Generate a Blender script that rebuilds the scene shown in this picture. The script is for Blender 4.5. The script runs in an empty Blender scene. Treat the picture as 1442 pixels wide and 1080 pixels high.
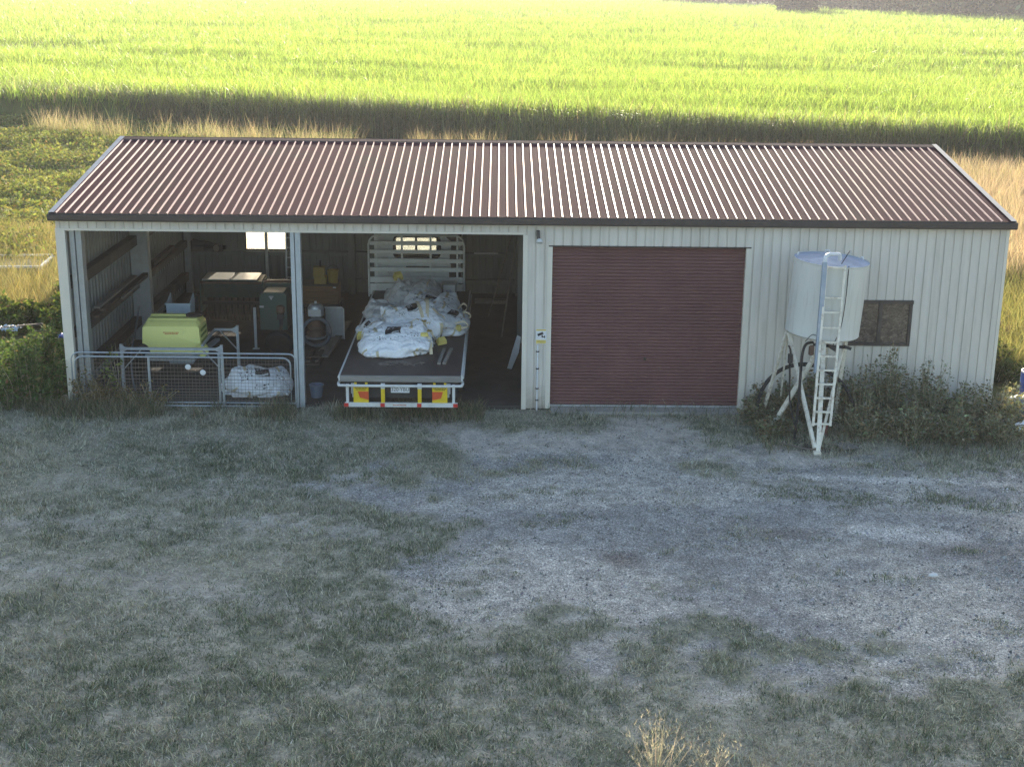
import bpy, bmesh, math, random
import numpy as np
from mathutils import Vector, Matrix, noise
PI = math.pi
rad = math.radians
rng = np.random.default_rng(7)
random.seed(7)
scene = bpy.context.scene
COL = scene.collection

# ------------------------------------------------------------------ helpers
def link(o):
    COL.objects.link(o)
    return o

def tag(o, label=None, cat=None, group=None, kind=None):
    if label: o['label'] = label
    if cat: o['category'] = cat
    if group: o['group'] = group
    if kind: o['kind'] = kind
    return o

def thing(name, label, cat, loc=(0, 0, 0), rotz=0.0, group=None):
    o = link(bpy.data.objects.new(name, None))
    o.location = loc
    o.rotation_euler = (0, 0, rotz)
    o.empty_display_size = 0.2
    return tag(o, label, cat, group)

def wmat(o):
    m = o.matrix_basis.copy()
    while o.parent is not None:
        o = o.parent; m = o.matrix_basis @ m
    return m

class MB:
    """collects simple shapes into one mesh"""
    def __init__(s):
        s.v = []; s.f = []; s.m = []; s.cur = 0
    def add(s, vs, fs):
        b = len(s.v)
        s.v += [tuple(p) for p in vs]
        s.f += [tuple(i + b for i in f) for f in fs]
        s.m += [s.cur] * len(fs)
        return s
    def mat(s, i):
        s.cur = i
        return s
    def box(s, x0, x1, y0, y1, z0, z1, M=None):
        vs = [(x0, y0, z0), (x1, y0, z0), (x1, y1, z0), (x0, y1, z0), (x0, y0, z1), (x1, y0, z1), (x1, y1, z1), (x0, y1, z1)]
        if M is not None: vs = [tuple(M @ Vector(p)) for p in vs]
        return s.add(vs, [(3, 2, 1, 0), (4, 5, 6, 7), (0, 1, 5, 4), (1, 2, 6, 5), (2, 3, 7, 6), (3, 0, 4, 7)])
    def cbox(s, c, d, M=None):
        return s.box(c[0] - d[0] / 2, c[0] + d[0] / 2, c[1] - d[1] / 2, c[1] + d[1] / 2, c[2] - d[2] / 2, c[2] + d[2] / 2, M)
    def bar(s, a, b, w, h=None, up=(0, 0, 1)):
        """box section from a to b"""
        h = h or w
        a = Vector(a); b = Vector(b); d = (b - a).normalized()
        u = Vector(up)
        if abs(d.dot(u)) > .95: u = Vector((0, 1, 0))
        r = d.cross(u).normalized(); u = r.cross(d)
        vs = []
        for p in (a, b):
            for i, j in ((-1, -1), (1, -1), (1, 1), (-1, 1)):
                vs.append(p + r * (i * w / 2) + u * (j * h / 2))
        return s.add(vs, [(0, 1, 2, 3), (7, 6, 5, 4), (0, 4, 5, 1), (1, 5, 6, 2), (2, 6, 7, 3), (3, 7, 4, 0)])
    def tube(s, pts, r, n=8, cap=True):
        pts = [Vector(p) for p in pts]
        rr = r if isinstance(r, (list, tuple)) else [r] * len(pts)
        vs = []; fs = []
        u = None
        for i, p in enumerate(pts):
            d = (pts[min(i + 1, len(pts) - 1)] - pts[max(i - 1, 0)]).normalized()
            if u is None:
                u = Vector((0, 0, 1)) if abs(d.z) < .9 else Vector((0, 1, 0))
            u = (u - d * d.dot(u))
            if u.length < 1e-5: u = d.orthogonal()
            u.normalize()
            w = d.cross(u)
            for k in range(n):
                t = 2 * PI * k / n
                vs.append(p + (u * math.cos(t) + w * math.sin(t)) * rr[i])
        for i in range(len(pts) - 1):
            for k in range(n):
                fs.append((i * n + k, i * n + (k + 1) % n, (i + 1) * n + (k + 1) % n, (i + 1) * n + k))
        if cap:
            fs.append(tuple(range(n))[::-1])
            fs.append(tuple((len(pts) - 1) * n + k for k in range(n)))
        return s.add(vs, fs)
    def lathe(s, prof, c=(0, 0, 0), n=32, M=None, cap=True):
        """prof: list of (r, z)"""
        vs = []; fs = []
        for r, z in prof:
            for k in range(n):
                t = 2 * PI * k / n
                p = Vector((r * math.cos(t), r * math.sin(t), z))
                if M is not None: p = M @ p
                vs.append(p + Vector(c))
        for i in range(len(prof) - 1):
            for k in range(n):
                fs.append((i * n + k, i * n + (k + 1) % n, (i + 1) * n + (k + 1) % n, (i + 1) * n + k))
        if cap:
            fs.append(tuple(range(n))[::-1])
            fs.append(tuple((len(prof) - 1) * n + k for k in range(n)))
        return s.add(vs, fs)
    def prism(s, poly, y0, y1, axis='y'):
        """poly in (x,z) extruded along y (or (y,z) along x)"""
        n = len(poly)
        if axis == 'y':
            vs = [(p[0], y0, p[1]) for p in poly] + [(p[0], y1, p[1]) for p in poly]
        elif axis == 'x':
            vs = [(y0, p[0], p[1]) for p in poly] + [(y1, p[0], p[1]) for p in poly]
        else:
            vs = [(p[0], p[1], y0) for p in poly] + [(p[0], p[1], y1) for p in poly]
        fs = [tuple(range(n)), tuple(range(2 * n - 1, n - 1, -1))]
        fs += [(i, n + i, n + (i + 1) % n, (i + 1) % n) for i in range(n)]
        return s.add(vs, fs)
    def build(s, name, mats, parent=None, smooth=False, bevel=0, seg=2, loc=None):
        me = bpy.data.meshes.new(name)
        me.from_pydata(s.v, [], s.f)
        if not isinstance(mats, (list, tuple)): mats = [mats]
        for m in mats: me.materials.append(m)
        if len(mats) > 1: me.polygons.foreach_set('material_index', s.m)
        bm = bmesh.new(); bm.from_mesh(me)
        bmesh.ops.recalc_face_normals(bm, faces=bm.faces[:])
        if bevel > 0:
            es = [e for e in bm.edges if len(e.link_faces) == 2 and e.calc_face_angle(0) > .6]
            try:
                bmesh.ops.bevel(bm, geom=es, offset=bevel, segments=seg, affect='EDGES', profile=.6, clamp_overlap=True)
            except Exception:
                pass
        bm.to_mesh(me); bm.free()
        if smooth:
            me.polygons.foreach_set('use_smooth', [True] * len(me.polygons))
            try: me.set_sharp_from_angle(angle=rad(38))
            except Exception: pass
        me.update()
        o = link(bpy.data.objects.new(name, me))
        if parent is not None:
            o.parent = parent
            # shapes are given in world coordinates: take the parent's place off
            me.transform(wmat(parent).inverted())
        elif loc is not None:
            me.transform(Matrix.Translation(-Vector(loc)))
            o.location = loc
        return o

def arc(cx, cz, r, a0, a1, n=8):
    return [(cx + r * math.cos(rad(a0 + (a1 - a0) * i / n)), cz + r * math.sin(rad(a0 + (a1 - a0) * i / n))) for i in range(n + 1)]

def catmull(pts, n=8):
    P = [Vector(p) for p in pts]
    P = [P[0] * 2 - P[1]] + P + [P[-1] * 2 - P[-2]]
    out = []
    for i in range(1, len(P) - 2):
        for k in range(n):
            t = k / n
            a, b, c, d = P[i - 1], P[i], P[i + 1], P[i + 2]
            out.append(.5 * ((2 * b) + (c - a) * t + (2 * a - 5 * b + 4 * c - d) * t * t + (3 * b - a - 3 * c + d) * t ** 3))
    out.append(P[-2])
    return out

# ------------------------------------------------------------------ numpy noise
_T = np.random.default_rng(3).random((64, 256, 256)).astype(np.float32)
def vnoise(x, y, seed=0):
    x = np.asarray(x, float); y = np.asarray(y, float)
    xi = np.floor(x).astype(int); yi = np.floor(y).astype(int)
    fx = x - xi; fy = y - yi
    fx = fx * fx * (3 - 2 * fx); fy = fy * fy * (3 - 2 * fy)
    T = _T[seed % 64]
    a = T[xi & 255, yi & 255]; b = T[(xi + 1) & 255, yi & 255]
    c = T[xi & 255, (yi + 1) & 255]; d = T[(xi + 1) & 255, (yi + 1) & 255]
    return (a * (1 - fx) + b * fx) * (1 - fy) + (c * (1 - fx) + d * fx) * fy
def fbm(x, y, seed=0, oct=4, gain=.5):
    s = 0; a = 1; t = 0
    for o in range(oct):
        s = s + a * vnoise(x * 2 ** o + 17.3 * o, y * 2 ** o - 9.1 * o, seed + o)
        t += a; a *= gain
    return s / t
def sstep(a, b, x):
    t = np.clip((x - a) / (b - a), 0, 1)
    return t * t * (3 - 2 * t)
def poly_sd(px, py, poly):
    """signed distance, negative inside"""
    d = np.full(px.shape, 1e9); ins = np.zeros(px.shape, bool)
    n = len(poly)
    for i in range(n):
        ax, ay = poly[i]; bx, by = poly[(i + 1) % n]
        ex, ey = bx - ax, by - ay
        t = np.clip(((px - ax) * ex + (py - ay) * ey) / (ex * ex + ey * ey), 0, 1)
        d = np.minimum(d, np.hypot(px - ax - t * ex, py - ay - t * ey))
        c = ((ay > py) != (by > py)) & (px < (bx - ax) * (py - ay) / ((by - ay) + 1e-12) + ax)
        ins ^= c
    return np.where(ins, -d, d)

# ------------------------------------------------------------------ big meshes of blades and leaves
def fast_mesh(name, V, loops, starts, totals, mat, col=None, parent=None, smooth=True):
    me = bpy.data.meshes.new(name)
    me.vertices.add(len(V)); me.vertices.foreach_set('co', np.asarray(V, np.float32).ravel())
    me.loops.add(len(loops)); me.loops.foreach_set('vertex_index', np.asarray(loops, np.int32))
    me.polygons.add(len(starts)); me.polygons.foreach_set('loop_start', np.asarray(starts, np.int32))
    try: me.polygons.foreach_set('loop_total', np.asarray(totals, np.int32))
    except Exception: pass
    if smooth: me.polygons.foreach_set('use_smooth', np.ones(len(starts), bool))
    if col is not None:
        at = me.attributes.new('col', 'FLOAT_COLOR', 'POINT')
        c = np.ones((len(V), 4), np.float32); c[:, :3] = col
        at.data.foreach_set('color', c.ravel())
    me.materials.append(mat)
    me.update(calc_edges=True)
    me.validate()
    o = link(bpy.data.objects.new(name, me))
    if parent is not None:
        o.parent = parent
        me.transform(wmat(parent).inverted())
    return o

def blades(base, h, w, az, lean, bend, col, tipcol=None, seg=2, roll=None):
    """curved grass blades -> V, loops, starts, totals, col"""
    N = len(base)
    dirx = np.cos(az); diry = np.sin(az)
    if roll is None: roll = rng.uniform(0, PI, N)
    wx = np.cos(roll); wy = np.sin(roll)
    rows = []
    cols = []
    ang = lean.copy(); pos = base.astype(float).copy()
    n = seg
    step = h / n
    for i in range(n + 1):
        t = i / n
        ww = w * (1 - t ** 1.5) * .5
        if tipcol is None: cc = col * (0.8 + .2 * t)
        else: cc = col * (1 - t ** 2.5) + tipcol * t ** 2.5
        if i < n:
            L = pos.copy(); L[:, 0] -= wx * ww; L[:, 1] -= wy * ww
            R = pos.copy(); R[:, 0] += wx * ww; R[:, 1] += wy * ww
            rows += [L, R]; cols += [cc, cc]
        else:
            rows.append(pos.copy()); cols.append(cc)
        pos = pos.copy()
        pos[:, 0] += dirx * np.sin(ang) * step; pos[:, 1] += diry * np.sin(ang) * step; pos[:, 2] += np.cos(ang) * step
        ang = ang + bend / n
    k = len(rows)
    V = np.stack(rows, 1).reshape(-1, 3); C = np.stack(cols, 1).reshape(-1, 3)
    fl = []
    for i in range(n - 1):
        fl += [2 * i, 2 * i + 1, 2 * i + 3, 2 * i + 2]
    fl += [2 * n - 2, 2 * n - 1, 2 * n]
    tot = [4] * (n - 1) + [3]
    b = np.arange(N)[:, None] * k
    loops = (b + np.array(fl)[None]).ravel()
    totals = np.tile(tot, N)
    starts = np.concatenate([[0], np.cumsum(totals)[:-1]])
    return V, loops, starts, totals, C

def leaves(pos, size, col, aspect=.5, up=.3, droop=None):
    """diamond leaves with random facing"""
    N = len(pos)
    d = rng.normal(size=(N, 3)); d[:, 2] = d[:, 2] * .5 + up
    d /= np.linalg.norm(d, axis=1)[:, None]
    r = rng.normal(size=(N, 3)); s = np.cross(d, r); s /= np.linalg.norm(s, axis=1)[:, None]
    nrm = np.cross(d, s)
    L = size[:, None]
    p0 = pos; p2 = pos + d * L
    mid = pos + d * L * .45
    p1 = mid + s * L * aspect * .5 + nrm * L * .06
    p3 = mid - s * L * aspect * .5 + nrm * L * .06
    V = np.stack([p0, p1, p2, p3], 1).reshape(-1, 3)
    C = np.repeat(col, 4, 0)
    loops = np.arange(4 * N); totals = np.full(N, 4); starts = np.arange(N) * 4
    return V, loops, starts, totals, C

def merge(*parts):
    V = []; L = []; S = []; T = []; C = []; nv = nl = 0
    for v, l, s, t, c in parts:
        V.append(v); L.append(l + nv); S.append(s + nl); T.append(t); C.append(c)
        nv += len(v); nl += len(l)
    return np.concatenate(V), np.concatenate(L), np.concatenate(S), np.concatenate(T), np.concatenate(C)

def jit(c, n, amt=.25, hue=.08):
    """n colours around c"""
    c = np.array(c)[None].repeat(n, 0)
    c = c * (1 + rng.normal(0, amt, (n, 1)).clip(-.7, .9)) * (1 + rng.normal(0, hue, (n, 3)))
    return c.clip(.004, .95)
def mixc(a, b, t):
    t = np.asarray(t)[:, None]
    return a * (1 - t) + b * t

# ------------------------------------------------------------------ materials
def nodes(name):
    m = bpy.data.materials.new(name); m.use_nodes = True
    nt = m.node_tree
    for n in list(nt.nodes): nt.nodes.remove(n)
    out = nt.nodes.new('ShaderNodeOutputMaterial')
    return m, nt, out
def N(nt, t, **k):
    n = nt.nodes.new('ShaderNode' + t)
    for a, v in k.items():
        if a in n.inputs.keys(): n.inputs[a].default_value = v
        else: setattr(n, a, v)
    return n
def ramp(nt, fac, stops):
    r = N(nt, 'ValToRGB')
    e = r.color_ramp.elements
    while len(e) > 1: e.remove(e[-1])
    e[0].position = stops[0][0]; e[0].color = (*stops[0][1], 1)
    for p, c in stops[1:]:
        x = e.new(p); x.color = (*c, 1)
    nt.links.new(fac, r.inputs[0])
    return r.outputs[0]
def sc(c, k): return tuple(min(1, x * k) for x in c)

def mat(name, col, rough=.6, metal=0, var=.12, scale=3, dirt=None, dirt_amt=.35, dirt_scale=1.5, bump=0, bscale=40, spec=.5, stretch=None, rvar=0):
    """painted / weathered surface: colour noise, dirt patches, optional bump"""
    m, nt, out = nodes(name)
    L = nt.links.new
    tc = N(nt, 'TexCoord'); vec = tc.outputs['Object']
    if stretch:
        mp = N(nt, 'Mapping'); mp.inputs['Scale'].default_value = stretch
        L(vec, mp.inputs[0]); vec = mp.outputs[0]
    n1 = N(nt, 'TexNoise', Scale=scale, Detail=6.0, Roughness=.6); L(vec, n1.inputs['Vector'])
    c = ramp(nt, n1.outputs['Fac'], [(.25, sc(col, 1 - var)), (.75, sc(col, 1 + var))])
    b = N(nt, 'BsdfPrincipled', Roughness=rough, Metallic=metal)
    b.inputs['Specular IOR Level'].default_value = spec
    if dirt:
        n2 = N(nt, 'TexNoise', Scale=dirt_scale, Detail=8.0, Roughness=.7); L(vec, n2.inputs['Vector'])
        f = ramp(nt, n2.outputs['Fac'], [(.5 , (0, 0, 0)), (.72, (dirt_amt,) * 3)])
        mx = N(nt, 'MixRGB'); mx.inputs[2].default_value = (*dirt, 1)
        L(f, mx.inputs[0]); L(c, mx.inputs[1]); c = mx.outputs[0]
    L(c, b.inputs['Base Color'])
    if rvar:
        rr = N(nt, 'MapRange'); rr.inputs[3].default_value = rough - rvar; rr.inputs[4].default_value = rough + rvar
        L(n1.outputs['Fac'], rr.inputs[0]); L(rr.outputs[0], b.inputs['Roughness'])
    if bump:
        n3 = N(nt, 'TexNoise', Scale=bscale, Detail=4.0); L(vec, n3.inputs['Vector'])
        bp = N(nt, 'Bump', Strength=bump, Distance=.02); L(n3.outputs['Fac'], bp.inputs['Height']); L(bp.outputs[0], b.inputs['Normal'])
    L(b.outputs[0], out.inputs[0])
    return m

def leaf_mat(name, trans=.35, rough=.55, spec=.3, tint=(1.25, 1.15, .6)):
    """foliage: colour from the leaf's own attribute, light passes through"""
    m, nt, out = nodes(name); L = nt.links.new
    a = N(nt, 'Attribute', attribute_name='col')
    b = N(nt, 'BsdfPrincipled', Roughness=rough); b.inputs['Specular IOR Level'].default_value = spec
    L(a.outputs['Color'], b.inputs['Base Color'])
    t = N(nt, 'BsdfTranslucent')
    mx = N(nt, 'MixRGB', blend_type='MULTIPLY'); mx.inputs[0].default_value = 1; mx.inputs[2].default_value = (*[min(4, x) for x in tint], 1)
    L(a.outputs['Color'], mx.inputs[1]); L(mx.outputs[0], t.inputs[0])
    ms = N(nt, 'MixShader'); ms.inputs[0].default_value = trans
    L(b.outputs[0], ms.inputs[1]); L(t.outputs[0], ms.inputs[2]); L(ms.outputs[0], out.inputs[0])
    return m

def attr_mat(name, rough=.7, spec=.3, bump=0, bscale=60, trans=0):
    m, nt, out = nodes(name); L = nt.links.new
    a = N(nt, 'Attribute', attribute_name='col')
    b = N(nt, 'BsdfPrincipled', Roughness=rough); b.inputs['Specular IOR Level'].default_value = spec
    tc = N(nt, 'TexCoord')
    n1 = N(nt, 'TexNoise', Scale=7.0, Detail=6.0); L(tc.outputs['Object'], n1.inputs['Vector'])
    v = ramp(nt, n1.outputs['Fac'], [(.3, (.86, .86, .86)), (.7, (1, 1, 1))])
    mx = N(nt, 'MixRGB', blend_type='MULTIPLY'); mx.inputs[0].default_value = 1
    L(a.outputs['Color'], mx.inputs[1]); L(v, mx.inputs[2]); L(mx.outputs[0], b.inputs['Base Color'])
    if bump:
        n3 = N(nt, 'TexNoise', Scale=bscale, Detail=3.0); L(tc.outputs['Object'], n3.inputs['Vector'])
        bp = N(nt, 'Bump', Strength=bump, Distance=.02); L(n3.outputs['Fac'], bp.inputs['Height']); L(bp.outputs[0], b.inputs['Normal'])
    L(b.outputs[0], out.inputs[0])
    return m

M = {}
M['wall'] = mat('cream_cladding', (.62, .605, .55), .45, var=.04, scale=1.2, dirt=(.42, .40, .34), dirt_amt=.3, stretch=(3, 3, .35), spec=.4)
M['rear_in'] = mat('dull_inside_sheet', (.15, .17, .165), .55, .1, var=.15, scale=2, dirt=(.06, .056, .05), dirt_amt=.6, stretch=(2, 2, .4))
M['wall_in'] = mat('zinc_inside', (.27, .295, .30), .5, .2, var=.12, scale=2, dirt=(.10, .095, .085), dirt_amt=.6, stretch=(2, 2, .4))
def wall_mat():
    m, nt, out = nodes('cream_cladding'); L = nt.links.new
    tc = N(nt, 'TexCoord'); geo = N(nt, 'NewGeometry')
    sx = N(nt, 'SeparateXYZ'); L(geo.outputs['Position'], sx.inputs[0])
    mp = N(nt, 'Mapping'); mp.inputs['Scale'].default_value = (4, 4, .3); L(geo.outputs['Position'], mp.inputs[0])
    n1 = N(nt, 'TexNoise', Scale=1.6, Detail=7.0, Roughness=.65); L(mp.outputs[0], n1.inputs['Vector'])
    c = ramp(nt, n1.outputs['Fac'], [(.28, (.525, .49, .43)), (.5, (.64, .605, .545)), (.75, (.685, .65, .585))])
    # one cladding sheet is a little more faded than the next
    fl = N(nt, 'Math', operation='MULTIPLY'); fl.inputs[1].default_value = 1 / .76; L(sx.outputs[0], fl.inputs[0])
    f2 = N(nt, 'Math', operation='FLOOR'); L(fl.outputs[0], f2.inputs[0])
    wn = N(nt, 'TexWhiteNoise'); wn.noise_dimensions = '1D'; L(f2.outputs[0], wn.inputs['W'])
    rr = N(nt, 'MapRange'); rr.inputs[3].default_value = .93; rr.inputs[4].default_value = 1.03; L(wn.outputs['Value'], rr.inputs[0])
    vm = N(nt, 'VectorMath', operation='SCALE'); L(c, vm.inputs[0]); L(rr.outputs[0], vm.inputs['Scale'])
    # mud splashed up from the ground
    n2 = N(nt, 'TexNoise', Scale=5.0, Detail=8.0, Roughness=.7); L(geo.outputs['Position'], n2.inputs['Vector'])
    sp = N(nt, 'MapRange'); sp.inputs[1].default_value = .75; sp.inputs[2].default_value = .0; L(sx.outputs[2], sp.inputs[0])
    ml = N(nt, 'Math', operation='MULTIPLY'); L(sp.outputs[0], ml.inputs[0]); L(n2.outputs['Fac'], ml.inputs[1])
    f = ramp(nt, ml.outputs[0], [(.12, (0, 0, 0)), (.55, (.8, .8, .8))])
    mx = N(nt, 'MixRGB'); mx.inputs[2].default_value = (.27, .235, .19, 1); L(f, mx.inputs[0]); L(vm.outputs[0], mx.inputs[1])
    b = N(nt, 'BsdfPrincipled', Roughness=.45); b.inputs['Specular IOR Level'].default_value = .4
    L(mx.outputs[0], b.inputs['Base Color']); L(b.outputs[0], out.inputs[0])
    return m
M['wall'] = wall_mat()
M['trim'] = mat('cream_trim', (.68, .64, .555), .4, var=.04, dirt=(.4, .38, .32), dirt_amt=.3)
M['gutter'] = mat('brown_gutter', (.045, .036, .034), .45, var=.15, dirt=(.12, .1, .09), dirt_amt=.4, dirt_scale=4)
M['galv'] = mat('galvanised', (.36, .40, .43), .42, .55, var=.12, scale=9, dirt=(.2, .2, .2), dirt_amt=.35, dirt_scale=3)
M['post'] = mat('galvanised_post', (.42, .46, .48), .5, .1, var=.1, scale=8, dirt=(.25, .25, .25), dirt_amt=.3, dirt_scale=3)
M['girt'] = mat('dark_girt', (.045, .041, .039), .6, var=.3, dirt=(.16, .13, .1), dirt_amt=.5)
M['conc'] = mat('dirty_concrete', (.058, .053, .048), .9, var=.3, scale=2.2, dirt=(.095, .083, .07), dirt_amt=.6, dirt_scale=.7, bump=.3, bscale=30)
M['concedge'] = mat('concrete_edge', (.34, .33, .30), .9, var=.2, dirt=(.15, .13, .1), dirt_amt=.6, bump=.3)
M['white_steel'] = mat('white_steel', (.62, .64, .63), .45, var=.06, scale=4, dirt=(.34, .27, .2), dirt_amt=.4, dirt_scale=5)
M['cream_steel'] = mat('old_cream_steel', (.74, .70, .60), .5, var=.1, scale=5, dirt=(.22, .12, .06), dirt_amt=.75, dirt_scale=9)
M['dark'] = mat('dark_steel', (.025, .025, .027), .55, var=.3, scale=5, dirt=(.09, .075, .06), dirt_amt=.5)
M['rubber'] = mat('rubber', (.018, .018, .019), .75, var=.25, scale=6, dirt=(.07, .06, .05), dirt_amt=.4)
M['deck'] = mat('steel_deck', (.055, .045, .042), .55, var=.25, scale=2.5, dirt=(.13, .11, .095), dirt_amt=.55, dirt_scale=1.2, stretch=(1, .35, 1), bump=.15, bscale=25)
M['greytimber'] = mat('grey_timber', (.23, .215, .19), .85, var=.3, scale=3, stretch=(6, 1, 6), bump=.4, bscale=20, dirt=(.09, .08, .07), dirt_amt=.5)
M['greytimber_x'] = mat('grey_timber_edge', (.24, .235, .22), .85, var=.3, scale=3, stretch=(1, 6, 6), bump=.4, bscale=20, dirt=(.1, .09, .08), dirt_amt=.5)
M['timber'] = mat('brown_timber', (.20, .105, .045), .75, var=.35, scale=3, stretch=(1, 6, 8), bump=.3, bscale=18, dirt=(.07, .05, .04), dirt_amt=.5)
M['darktimber'] = mat('dark_timber', (.085, .065, .05), .85, var=.35, scale=4, stretch=(6, 1, 6), bump=.3, bscale=18)
M['yellow'] = mat('yellow_paint', (.72, .52, .015), .45, var=.08, dirt=(.3, .2, .05), dirt_amt=.3, dirt_scale=7)
M['red'] = mat('red_reflector', (.55, .035, .025), .3, var=.12, scale=12)
M['orange'] = mat('orange_reflector', (.62, .10, .03), .35, var=.15, scale=18)
M['black'] = mat('black_print', (.015, .015, .016), .5, var=.2)
M['plate'] = mat('number_plate_white', (.66, .68, .70), .4, var=.04)
M['drillgreen'] = mat('old_green_paint', (.05, .10, .085), .55, var=.2, dirt=(.1, .08, .06), dirt_amt=.6, dirt_scale=3)
M['drillgreen2'] = mat('grey_green_paint', (.085, .15, .125), .5, var=.15, dirt=(.1, .09, .07), dirt_amt=.5, dirt_scale=3)
M['lidmetal'] = mat('bare_lid', (.78, .77, .72), .3, var=.1, dirt=(.25, .2, .15), dirt_amt=.4)
M['poly'] = mat('lime_tank_plastic', (.74, .74, .26), .42, var=.05, scale=2, dirt=(.46, .50, .20), dirt_amt=.35, dirt_scale=4, spec=.4)
M['bluebox'] = mat('pale_blue_paint', (.36, .46, .55), .5, var=.1, dirt=(.2, .22, .24), dirt_amt=.4, dirt_scale=6)
M['blue'] = mat('blue_plastic', (.02, .075, .33), .4, var=.12, dirt=(.15, .15, .2), dirt_amt=.3)
M['paleblue'] = mat('faded_blue_plastic', (.13, .22, .42), .5, var=.2, dirt=(.2, .2, .2), dirt_amt=.4)
M['bucket'] = mat('grey_blue_bucket', (.12, .16, .23), .5, var=.15, dirt=(.1, .1, .1), dirt_amt=.5)
M['whiteplastic'] = mat('white_plastic', (.68, .70, .72), .5, var=.06, dirt=(.35, .33, .28), dirt_amt=.4, dirt_scale=5)
M['rusty'] = mat('rusty_iron', (.14, .085, .06), .8, var=.4, scale=6, dirt=(.22, .12, .06), dirt_amt=.6, bump=.3)
M['oldyellow'] = mat('old_yellow', (.30, .21, .04), .6, var=.2, dirt=(.1, .08, .04), dirt_amt=.5, dirt_scale=4)
M['hose'] = mat('grey_hose', (.10, .12, .14), .55, var=.2, dirt=(.06, .05, .05), dirt_amt=.4)
M['alu'] = mat('dull_aluminium', (.50, .52, .54), .4, .5, var=.12, scale=6, dirt=(.2, .18, .16), dirt_amt=.5, dirt_scale=5)
M['tankpaint'] = mat('chalky_tank_paint', (.64, .635, .58), .5, var=.06, scale=1.6, dirt=(.33, .29, .24), dirt_amt=.5, dirt_scale=1.6, stretch=(5, 5, .4), spec=.4)
M['tanktop'] = mat('bare_tank_top', (.27, .32, .40), .75, .0, var=.2, scale=2.5, dirt=(.45, .52, .60), dirt_amt=.7, dirt_scale=3, spec=.15)
M['bluetube'] = mat('blue_grey_tube', (.30, .36, .44), .45, .2, var=.12, dirt=(.5, .5, .5), dirt_amt=.5, dirt_scale=5)
M['stone'] = mat('pale_stone', (.62, .62, .60), .9, var=.12, bump=.4)
M['carton'] = mat('carton_white', (.60, .62, .62), .6, var=.06)
M['bark'] = mat('bark', (.11, .09, .07), .9, var=.35, scale=8, stretch=(1, 1, .3), bump=.5)
M['stem'] = mat('weed_stem', (.34, .30, .21), .8, var=.3, scale=5)
M['wire'] = mat('wire_steel', (.20, .175, .155), .6, .3, var=.2, scale=10)
M['signyellow'] = mat('sign_yellow', (.72, .58, .16), .5, var=.06)
M['redtext'] = mat('red_print', (.45, .10, .03), .6, var=.1)
M['leaf'] = leaf_mat('leaf', .35, .75, .1)
M['grass'] = leaf_mat('grass_blade', .25, .6, .25, (1.1, 1.1, .8))
M['cane'] = leaf_mat('cane_leaf', .64, .42, .35, (1.48, 1.68, 1.08))
M['reed'] = leaf_mat('dry_grass', .5, .6, .25, (1.1, 1.0, .75))

def door_mat():
    m, nt, out = nodes('roller_door_maroon'); L = nt.links.new
    tc = N(nt, 'TexCoord')
    n1 = N(nt, 'TexNoise', Scale=1.3, Detail=6.0); L(tc.outputs['Object'], n1.inputs['Vector'])
    c = ramp(nt, n1.outputs['Fac'], [(.3, (.118, .053, .052)), (.7, (.154, .070, .067))])
    mp = N(nt, 'Mapping'); mp.inputs['Scale'].default_value = (.8, 1, 14); L(tc.outputs['Object'], mp.inputs[0])
    n2 = N(nt, 'TexNoise', Scale=2.2, Detail=8.0, Roughness=.75); L(mp.outputs[0], n2.inputs['Vector'])
    f = ramp(nt, n2.outputs['Fac'], [(.62, (0, 0, 0)), (.76, (.5, .5, .5))])
    mx = N(nt, 'MixRGB'); mx.inputs[2].default_value = (.30, .22, .20, 1)
    L(f, mx.inputs[0]); L(c, mx.inputs[1])
    b = N(nt, 'BsdfPrincipled', Roughness=.5); b.inputs['Specular IOR Level'].default_value = .4
    L(mx.outputs[0], b.inputs['Base Color']); L(b.outputs[0], out.inputs[0])
    return m
M['door'] = door_mat()

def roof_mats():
    # pans: matt with dust and lichen streaks; ribs: cleaner, glossier, sun glare painted in as a paler colour
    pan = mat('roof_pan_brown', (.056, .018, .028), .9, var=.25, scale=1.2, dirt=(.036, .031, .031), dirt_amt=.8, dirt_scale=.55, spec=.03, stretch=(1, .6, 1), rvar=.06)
    rib = mat('roof_rib_painted_glare', (.38, .19, .19), .40, var=.14, scale=3, dirt=(.4, .3, .27), dirt_amt=.5, dirt_scale=4, spec=.6, rvar=.05)
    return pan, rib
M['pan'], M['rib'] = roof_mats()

def glass_mat(name, dusty, col, trans_col=(1, 1, 1)):
    """window pane: clear share, dust share that glows with the light behind, mirror share by angle"""
    m, nt, out = nodes(name); L = nt.links.new
    t = N(nt, 'BsdfTransparent'); t.inputs[0].default_value = (*trans_col, 1)
    d = N(nt, 'BsdfTranslucent'); d.inputs[0].default_value = (*col, 1)
    g = N(nt, 'BsdfGlossy', Roughness=.05)
    fr = N(nt, 'Fresnel', IOR=1.45)
    tc = N(nt, 'TexCoord'); n = N(nt, 'TexNoise', Scale=6.0, Detail=6.0); L(tc.outputs['Object'], n.inputs['Vector'])
    f = ramp(nt, n.outputs['Fac'], [(.3, (dusty * .7,) * 3), (.7, (dusty * 1.2,) * 3)])
    a = N(nt, 'MixShader'); L(f, a.inputs[0]); L(t.outputs[0], a.inputs[1]); L(d.outputs[0], a.inputs[2])
    b = N(nt, 'MixShader'); L(fr.outputs[0], b.inputs[0]); L(a.outputs[0], b.inputs[1]); L(g.outputs[0], b.inputs[2])
    L(b.outputs[0], out.inputs[0])
    return m
M['rearglass'] = glass_mat('dusty_rear_glass', .25, (.85, .82, .72))
M['cabglass'] = glass_mat('cab_glass', .15, (.6, .6, .58), (.75, .78, .78))
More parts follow.
